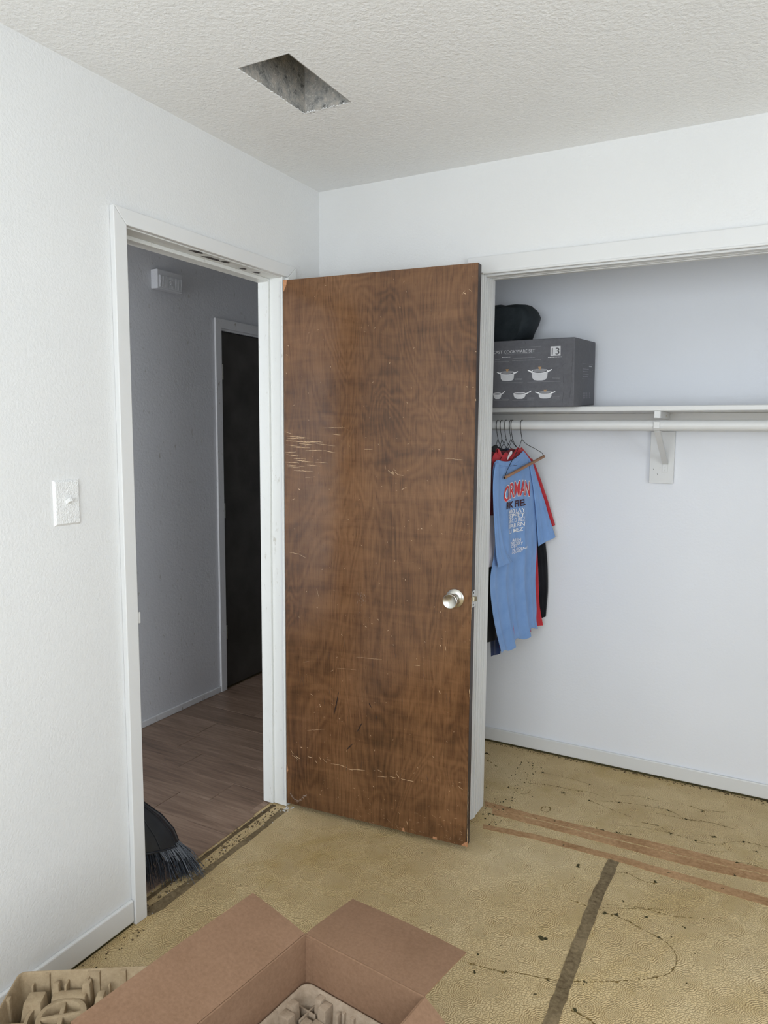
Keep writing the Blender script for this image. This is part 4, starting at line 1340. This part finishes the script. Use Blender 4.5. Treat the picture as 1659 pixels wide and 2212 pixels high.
def hem_line(pn, rows, v, off, w=0.0008, k=0.012):
    mb = Off()
    L, R_ = [], []
    for i in range(41):
        u = i / 40
        sl, zl, sr, zr = row_at(rows, v)
        s, z = sl + (sr - sl) * u, zl + (zr - zl) * u
        o = folds(u, v, AMP) + off
        L.append(cloth_point(pn, s, z + w + k, o)); R_.append(cloth_point(pn, s, z - w + k, o))
    mb.grid([L, R_])
    return mb
# ribbed collar: a band following the neckline of the blue shirt
mb = Off()
for band in range(2):
    Lr = []
    for i in range(31):
        u = 0.02 + 0.96 * i / 30
        sl, zl, sr, zr = row_at(ROWS['blue_body'], 0.0)
        s = sl + (sr - sl) * u
        z = zl + (zr - zl) * u - 0.024 * sin(pi * u)
        o = 0.0055 * 0.45 * max(0, 1 - abs(2 * u - 1) ** 3) ** .5
        Lr.append((s, z, o))
    zt, zb_ = (0.003, -0.016) if band == 0 else (-0.0195, -0.0205)
    ex = 0.0028 if band == 0 else 0.0016
    mb.grid([[cloth_point('blue', s, z + zt, o + 0.0004) for s, z, o in Lr], [cloth_point('blue', s, z + zt - 0.002, o + ex) for s, z, o in Lr], [cloth_point('blue', s, z + zb_, o + ex) for s, z, o in Lr], [cloth_point('blue', s, z + zb_ - 0.0015, o + 0.0006) for s, z, o in Lr]])
mb.under('collar', M['blue'], blue, smooth=True)
# printed lettering follows the cloth
def shirt_front(s, z, extra):
    """surface point of the blue body at (s, z)"""
    lo, hi = 0.0, 1.0
    for _ in range(22):
        m = (lo + hi) / 2
        sl, zl, sr, zr = row_at(ROWS['blue_body'], m)
        u = min(1, max(0, (s - sl) / max(sr - sl, 1e-4)))
        zz = zl + (zr - zl) * u
        if zz > z:
            lo = m
        else:
            hi = m
    v = (lo + hi) / 2
    sl, zl, sr, zr = row_at(ROWS['blue_body'], v)
    u = min(1, max(0, (s - sl) / max(sr - sl, 1e-4)))
    e = max(0.0, 1 - abs(2 * u - 1) ** 3.0) ** 0.5
    return cloth_point('blue', s, z, folds(u, v, AMP) + 0.0055 * (0.45 + 0.55 * v) * e + 0.0006 + extra)
for body, colr, s0, z0, s1, z1, h in PRINT:
    w = s1 - s0
    arch = 0.014 if colr == 'red' else 0.0
    def fn(a, b, ex):
        t = a / w
        return shirt_front(s0 + a, z0 + (z1 - z0) * t + arch * (sin(pi * t) - 0.4) + b, ex)
    if colr == 'red':
        mb = Off(); text_onto(mb, body, lambda a, b: fn(a, b, 0.0018), w, h, 0.055); mb.under('lettering_outline', M['print_white'], blue)
        mb = Off(); text_onto(mb, body, lambda a, b: fn(a, b, 0.0030), w, h, 0.014); mb.under('lettering', M['print_red'], blue)
    else:
        mb = Off(); text_onto(mb, body, lambda a, b: fn(a, b, 0.0022), w, h, 0.03 if colr == 'dark' else 0.010)
        mb.under('lettering', M['print_ink'] if colr == 'dark' else M['print_white'], blue)
mb = Off(); s0, s1, zz = 0.15, 0.30, 1.1645
mb.grid([[shirt_front(s0 + (s1 - s0) * i / 12, zz, 0.0012) for i in range(13)], [shirt_front(s0 + (s1 - s0) * i / 12, zz - 0.0018, 0.0012) for i in range(13)]])
mb.under('lettering', M['print_white'], blue)

red = garment('tshirt', 'red', 'red t-shirt directly behind the sky blue one', ROWS['red_body'], [(ROWS['red_rsleeve'], 'red', 'sleeve', 0.0, 0.006, None)], 'red', 0.0045, 0.0095, 0.034)
# its rumpled collar standing up inside the blue neck, with a white label
mb = Off()
rw = row_at(ROWS['red_body'], 0.0)
G = []
for k in range(9):
    a = k / 8
    line = []
    for i in range(37):
        u = i / 36
        s = rw[0] + (rw[2] - rw[0]) * u
        z = rw[1] + (rw[3] - rw[1]) * u - 0.030 * sin(pi * u) + 0.010 * sin(17 * u + 1) * (0.3 + u)
        th = a * 2 * pi
        rr = 0.010 + 0.004 * sin(23 * u)
        line.append(cloth_point('red', s, z + rr * sin(th), 0.002 + 0.55 * rr * cos(th)))
    G.append(line)
mb.grid(G)
mb.under('collar', M['red'], red, smooth=True)
mb = Off()
G = []
for k in range(7):
    line = []
    for i in range(9):
        u = i / 8
        line.append(cloth_point('red', 0.155 + 0.045 * u, 1.388 + 0.026 * u + 0.020 * k / 6 * sin(pi * (0.15 + 0.7 * u)), 0.0105))
    G.append(line)
mb.grid(G)
mb.under('neck_label', M['white'], red, smooth=True)
garment('raglan_shirt', 'maroon', 'maroon shirt with a white sleeve end, near the closet jamb', ROWS['maroon_body'], [(ROWS['maroon_sleeve'], 'maroon', 'sleeve', 0.012, 0.006, None), (ROWS['white_cuff'], 'white', 'sleeve_end', 0.012, 0.008, None)], 'maroon', 0.004, 0.0045, 0.02)
garment('long_sleeved_shirt', 'black', 'black long-sleeved shirt behind the red and blue shirts', ROWS['black_body'], [(ROWS['black_sleeve'], 'black', 'sleeve', 0.002, 0.006, None)], 'black', 0.004, 0.0045, 0.02)
garment('tshirt', 'navy', 'navy t-shirt hanging lowest at the back of the row of clothes', ROWS['navy_body'], [], 'navy', 0.004, 0.0045, 0.02)
for x, pn, za, lb in ((0.668, 'blue', 1.375, 'wire hanger holding the sky blue t-shirt'), (0.661, 'red', 1.385, 'wire hanger holding the red t-shirt'), (0.640, 'maroon', 1.385, 'wire hanger holding the maroon shirt'), (0.621, 'black', 1.38, 'wire hanger holding the black long-sleeved shirt'), (0.604, 'navy', 1.38, 'wire hanger holding the navy t-shirt')):
    rw = ROWS[pn + '_body'][1]
    A = cloth_point(pn, rw[0] + 0.03, za - 0.012, 0)
    B = cloth_point(pn, rw[2] - 0.03, za - 0.008, 0)
    hanger(x, ROD_Y, (A, B), None, lb)

# ------------------------------------------------------------------ broom in the doorway
bm_ = root('broom', (-0.10, -0.82, 0.0045), label='black angled broom leaning just inside the hall by the door casing', cat='broom')
mb = Off()
capL = [((-0.150, -0.975, 0.300), (-0.118, -0.880, 0.285), 0.020), ((-0.135, -0.965, 0.245), (-0.100, -0.822, 0.220), 0.026), ((-0.118, -0.955, 0.190), (-0.078, -0.790, 0.160), 0.031), ((-0.108, -0.945, 0.150), (-0.066, -0.782, 0.116), 0.034), ((-0.106, -0.943, 0.143), (-0.064, -0.780, 0.108), 0.034)]
G = []
for A, B, th in capL:
    A, B = Vector(A), Vector(B)
    ax = (B - A) / 2
    c = (A + B) / 2
    nr = Vector((ax.y, -ax.x, 0)).normalized()
    ring = []
    for k in range(28):
        a = 2 * pi * k / 28
        ca, sa = cos(a), sin(a)
        ring.append(c + ax * (abs(ca) ** 0.75 * (1 if ca >= 0 else -1)) + nr * th * (abs(sa) ** 0.75 * (1 if sa >= 0 else -1)))
    G.append(ring)
V = mb.grid(G, close=True)
mb.bm.faces.new(V[0][::-1]); mb.bm.faces.new(V[-1])
mb.under('brush_cap', M['black_plastic'], bm_, smooth=True, angle=50)
for k in (1, 4, 7, 10):       # moulded ridges running down the front of the cap
    Off().tube([G[j][(28 - k) % 28] for j in range(4)], 0.0022, 6).under('cap_ridge', M['black_plastic'], bm_, smooth=True)
    Off().tube([G[j][k] for j in range(4)], 0.0022, 6).under('cap_ridge', M['black_plastic'], bm_, smooth=True)
mb = Off()
G = [[p + Vector((0, 0, 0)) for p in [((q - (Vector(capL[-1][0]) + Vector(capL[-1][1])) / 2) * sc + (Vector(capL[-1][0]) + Vector(capL[-1][1])) / 2) for q in G[-1]]] for sc in (1.0,)]
mb.tube([list(G[0])[k % 28] for k in range(29)], 0.0035, 8)
mb.under('cap_rim', M['black_plastic'], bm_, smooth=True)
Off().tube([(-0.136, -0.930, 0.27), (-0.150, -0.985, 0.42), (-0.175, -1.12, 0.80), (-0.215, -1.32, 1.40)], [0.016, 0.0125, 0.0115, 0.0115], 16).under('handle', M['black_plastic'], bm_, smooth=True)
mb = Off()
rnd = random.Random(17)
A, B = Vector(capL[-1][0]), Vector(capL[-1][1])
nr = Vector(((B - A).y, -(B - A).x, 0)).normalized()
for i in range(520):
    t = rnd.random()
    w_ = rnd.uniform(-1, 1)
    p = A.lerp(B, 0.03 + 0.94 * t) + nr * 0.026 * w_ + Vector((0, 0, 0.01))
    # tips: a slanted brush line on the floor, fanned towards the room at the long end
    tip = Vector((-0.135, -0.935, 0.0)).lerp(Vector((0.006, -0.752, 0.0)), t) + nr * (0.050 * w_)
    tip += Vector((rnd.gauss(0, .006), rnd.gauss(0, .006), 0))
    tip.z = 0.006 + abs(rnd.gauss(0, .010)) + (0.035 * (1 - t) if rnd.random() < 0.5 else 0)
    if rnd.random() < 0.05:
        tip += Vector((rnd.gauss(0.02, .02), rnd.gauss(0, .025), 0))
    mid = p.lerp(tip, 0.5) + Vector((0.004 + 0.004 * rnd.gauss(0, 1), 0.006 * rnd.gauss(0, 1), 0.008))
    mb.tube([p, mid, tip], [0.0011, 0.0011, 0.0007], 4, caps=False)
mb.under('bristles', M['bristle'], bm_)['kind'] = 'stuff'

# ------------------------------------------------------------------ open cardboard box in front
CBH, CBX, CBY = 0.400, 0.311, 0.46
cx_ = root('cardboard_box', (0.799, -1.278, 0.0), (0, 0, radians(-6.8)), label='open brown cardboard box with its flaps out, nearest the viewer', cat='box')
T = 0.004
MB().box(0, CBX, -T, 0, 0.0005, CBH, 0.0012).build('side_panel', M['card'], cx_)
MB().box(0, CBX, -CBY, -CBY + T, 0.0005, CBH, 0.0012).build('side_panel', M['card'], cx_)
MB().box(0, T, -CBY + T, -T, 0.0005, CBH, 0.0012).build('side_panel', M['card'], cx_)
MB().box(CBX - T, CBX, -CBY + T, -T, 0.0005, CBH, 0.0012).build('side_panel', M['card'], cx_)
MB().box(T, CBX - T, -CBY + T, -T, 0.0005, 0.005).build('bottom', M['card'], cx_)
MB().box(T, T + 0.021, -T - 0.0012, -T, 0.10, CBH - 0.006, 0.0004).build('glue_tab', M['card'], cx_)
def flap(hinge0, hinge1, out, bow=0.004):
    """flap from hinge line, out = vector to its free edge; slightly bowed sheet with thickness"""
    h0, h1, o_ = Vector(hinge0), Vector(hinge1), Vector(out)
    nrm = (h1 - h0).cross(o_).normalized()
    if nrm.z < 0:
        nrm = -nrm
    n, m = 8, 6
    top, bot = [], []
    for j in range(m + 1):
        b = j / m
        a_, c_ = [], []
        for i in range(n + 1):
            a = i / n
            p = h0.lerp(h1, 0.004 + 0.992 * a) + o_ * b + nrm * bow * (sin(pi * a) * b * b + 0.6 * sin(pi * b) * 0.5)
            crease = -0.0012 if j == 0 else 0.0
            a_.append(p + nrm * (0.0019 + crease))
            c_.append(p - nrm * 0.0019)
        top.append(a_); bot.append(c_)
    mb = MB()
    ring = [t_ + b_[::-1] for t_, b_ in zip(top, bot)]
    V = mb.grid(ring, close=True)
    for row in (V[0], V[-1]):
        k = len(row)
        for i in range(k // 2 - 1):
            mb.bm.faces.new((row[i], row[i + 1], row[k - 2 - i], row[k - 1 - i]))
    return mb.build('flap', M['card'], cx_, smooth=True, angle=30)
flap((0, -CBY, CBH), (0, -0.0015, CBH), (-0.158, 0, 0.032))
flap((0.0015, 0, CBH), (CBX - 0.001, 0, CBH), (0, 0.166, -0.013))
flap((CBX, -0.0015, CBH), (CBX, -CBY, CBH), (0.125, 0, -0.092))
flap((CBX, -CBY, CBH), (0, -CBY, CBH), (0, -0.14, -0.070))

# ------------------------------------------------------------------ moulded pulp trays
def frustum(mb, cx, cy, wx, wy, z0, z1, k=0.72, bev=0.006, sx=0.0, sy=0.0):
    a, b = wx / 2, wy / 2
    mb.hexa([(cx - a, cy - b, z0), (cx + a, cy - b, z0), (cx + a, cy + b, z0), (cx - a, cy + b, z0), (cx + sx - a * k, cy + sy - b * k, z1), (cx + sx + a * k, cy + sy - b * k, z1), (cx + sx + a * k, cy + sy + b * k, z1), (cx + sx - a * k, cy + sy + b * k, z1)], bev)
def rrect(x0, x1, y0, y1, r, n=5):
    out = []
    for (cx, cy, a0) in ((x1 - r, y1 - r, 0), (x0 + r, y1 - r, 90), (x0 + r, y0 + r, 180), (x1 - r, y0 + r, 270)):
        for k in range(n + 1):
            a = radians(a0 + 90 * k / n)
            out.append((cx + r * cos(a), cy + r * sin(a)))
    return out
def tray_shell(x0, x1, y0, y1, z0, z1, rim, floor_z, mat, parent, r=0.018, lean=0.012):
    """moulded outer wall with a thick rounded rim, sloping inner wall and floor"""
    mb = MB()
    def loop(inset, z):
        return [(x, y, z) for x, y in rrect(x0 + inset, x1 - inset, y0 + inset, y1 - inset, max(0.004, r - inset * 0.6))]
    L = [loop(lean * 0.7, z0), loop(0, z1 - 0.004), loop(0.003, z1), loop(rim - 0.003, z1), loop(rim, z1 - 0.004), loop(rim + lean, floor_z)]
    V = mb.grid(L, close=True)
    mb.bm.faces.new(V[-1])
    mb.bm.faces.new(V[0][::-1])
    return mb.build('tray_shell', mat, parent, smooth=True, angle=40)

# tray standing on the floor by the wall
ta = root('pulp_tray', (0.081, -1.472, 0.0), (0, 0, radians(32.6)), label='tan moulded pulp packing tray on the floor against the wall', cat='packing tray')
TH = 0.170
tray_shell(0, 0.42, -0.36, 0, 0.0, TH, 0.008, 0.045, M['pulp'], ta)
pulp = M['pulp']
def piece(fn, nm='moulded_block'):
    mb = MB()
    fn(mb)
    return mb.build(nm, pulp, ta, smooth=True, angle=35)
# pilasters on the inner walls
for x, w in ((0.072, 0.013), (0.182, 0.034), (0.253, 0.017), (0.33, 0.02)):
    piece(lambda mb: frustum(mb, x, -0.012, w, 0.016, 0.046, TH - 0.002, 0.9, 0.002, sy=0.004), 'wall_rib')
for y, w in ((-0.085, 0.016), (-0.165, 0.016), (-0.25, 0.016)):
    piece(lambda mb: frustum(mb, 0.012, y, 0.016, w, 0.046, TH - 0.002, 0.9, 0.002, sx=-0.004), 'wall_rib')
# small pegs
for x, y in ((0.040, -0.020), (0.225, -0.030)):
    piece(lambda mb: frustum(mb, x, y, 0.007, 0.016, 0.046, TH - 0.022, 0.7, 0.002), 'peg')
# blocks round the wheel
piece(lambda mb: frustum(mb, 0.058, -0.072, 0.062, 0.060, 0.046, 0.150, 0.66, 0.005, sx=0.004, sy=0.008))
piece(lambda mb: (frustum(mb, 0.135, -0.043, 0.095, 0.034, 0.046, 0.138, 0.84, 0.004), frustum(mb, 0.099, -0.030, 0.022, 0.022, 0.10, 0.158, 0.7, 0.004), frustum(mb, 0.172, -0.030, 0.026, 0.030, 0.10, 0.158, 0.7, 0.004)))
piece(lambda mb: mb.box(0.118, 0.124, -0.034, -0.006, 0.08, 0.150, 0.002), 'web')
piece(lambda mb: mb.box(0.168, 0.174, -0.028, -0.006, 0.10, 0.160, 0.002), 'web')
piece(lambda mb: frustum(mb, 0.208, -0.072, 0.040, 0.052, 0.046, 0.150, 0.45, 0.004, sx=0.006, sy=0.010))
piece(lambda mb: mb.box(0.010, 0.060, -0.122, -0.112, 0.08, 0.128, 0.004), 'web')
# the round wheel with a cross
wx, wy, wr, wz = 0.137, -0.108, 0.055, 0.137
mb = MB()
mb.lathe([(wr + 0.004, -0.090), (wr + 0.003, -0.02), (wr, -0.001), (wr - 0.002, 0.0), (wr - 0.011, 0.0), (wr - 0.013, -0.003), (wr - 0.015, -0.022), (0.0, -0.024)], (wx, wy, wz), (0, 0, 1), 56)
mb.build('wheel_ring', pulp, ta, smooth=True, angle=40)
for a, dz in ((0.18, 0.0), (0.18 + pi / 2, 0.0007)):
    MB().obox((wx, wy, wz - 0.012 - dz), ((cos(a), sin(a), 0), (-sin(a), cos(a), 0), (0, 0, 1)), (wr - 0.010, 0.0055, 0.012), 0.0025).build('wheel_spoke', pulp, ta, smooth=True, angle=35)
# curved fin left of the wheel
mb = MB()
ri, ro_ = wr + 0.017, wr + 0.025
G = []
for k in range(15):
    a = radians(140 + k * 6)
    G.append([(wx + cos(a) * ri, wy + sin(a) * ri, 0.048), (wx + cos(a) * ri, wy + sin(a) * ri, 0.136), (wx + cos(a) * ro_, wy + sin(a) * ro_, 0.136), (wx + cos(a) * ro_, wy + sin(a) * ro_, 0.048)])
V = mb.grid(G, close=True)
mb.bm.faces.new(V[0][::-1]); mb.bm.faces.new(V[-1])
mb.build('curved_fin', pulp, ta, smooth=True, angle=35)

# tray inside the box
tb = root('pulp_tray', (0.799, -1.278, 0.06), (0, 0, radians(-6.8)), label='greyish moulded pulp packing tray inside the cardboard box', cat='packing tray')
ZB = 0.296 - 0.06
pulp = M['pulp_grey']
tray_shell(0.006, CBX - 0.006, -CBY + 0.006, -0.006, -0.054, ZB, 0.008, ZB - 0.085, pulp, tb, r=0.022, lean=0.010)
def pieceb(fn, nm='moulded_block'):
    mb = MB()
    fn(mb)
    return mb.build(nm, pulp, tb, smooth=True, angle=35)
zf = ZB - 0.085
# corner pocket flanked by two stepped blocks, a cross of ribs low between them
pieceb(lambda mb: (frustum(mb, 0.020, -0.068, 0.034, 0.026, zf, ZB - 0.005, 0.86, 0.003, sx=-0.002), frustum(mb, 0.028, -0.092, 0.034, 0.028, zf, ZB - 0.011, 0.84, 0.003), frustum(mb, 0.036, -0.118, 0.040, 0.034, zf, ZB - 0.034, 0.86, 0.003)))
pieceb(lambda mb: (frustum(mb, 0.061, -0.020, 0.020, 0.034, zf, ZB - 0.005, 0.86, 0.003, sy=0.003), frustum(mb, 0.081, -0.030, 0.026, 0.032, zf, ZB - 0.009, 0.80, 0.003), frustum(mb, 0.080, -0.058, 0.030, 0.032, zf, ZB - 0.034, 0.86, 0.003)))
pieceb(lambda mb: mb.box(0.010, 0.062, -0.0415, -0.0375, zf, ZB - 0.034, 0.001), 'cross_rib')
pieceb(lambda mb: mb.box(0.0405, 0.0445, -0.070, -0.012, zf, ZB - 0.0345, 0.001), 'cross_rib')
pieceb(lambda mb: frustum(mb, 0.056, -0.062, 0.030, 0.030, zf, ZB - 0.036, 0.70, 0.003))
for x, y in ((0.024, -0.142), (0.116, -0.030)):
    pieceb(lambda mb: frustum(mb, x, y, 0.008, 0.014, zf, ZB - 0.010, 0.8, 0.0015), 'peg')
for x, w in ((0.122, 0.009), (0.146, 0.012), (0.185, 0.016), (0.235, 0.016), (0.27, 0.014)):
    pieceb(lambda mb: frustum(mb, x, -0.018, w, 0.018, zf, ZB - 0.012, 0.85, 0.002, sy=0.003), 'wall_rib')
for y, w in ((-0.17, 0.014), (-0.22, 0.018), (-0.29, 0.018), (-0.36, 0.018)):
    pieceb(lambda mb: frustum(mb, 0.020, y, 0.020, w, zf, ZB - 0.010, 0.85, 0.002, sx=-0.003), 'wall_rib')
pieceb(lambda mb: frustum(mb, 0.150, -0.085, 0.070, 0.060, zf, ZB - 0.048, 0.8, 0.006))
pieceb(lambda mb: frustum(mb, 0.090, -0.160, 0.070, 0.090, zf, ZB - 0.040, 0.8, 0.006))
pieceb(lambda mb: frustum(mb, 0.200, -0.26, 0.110, 0.150, zf, ZB - 0.035, 0.85, 0.008))
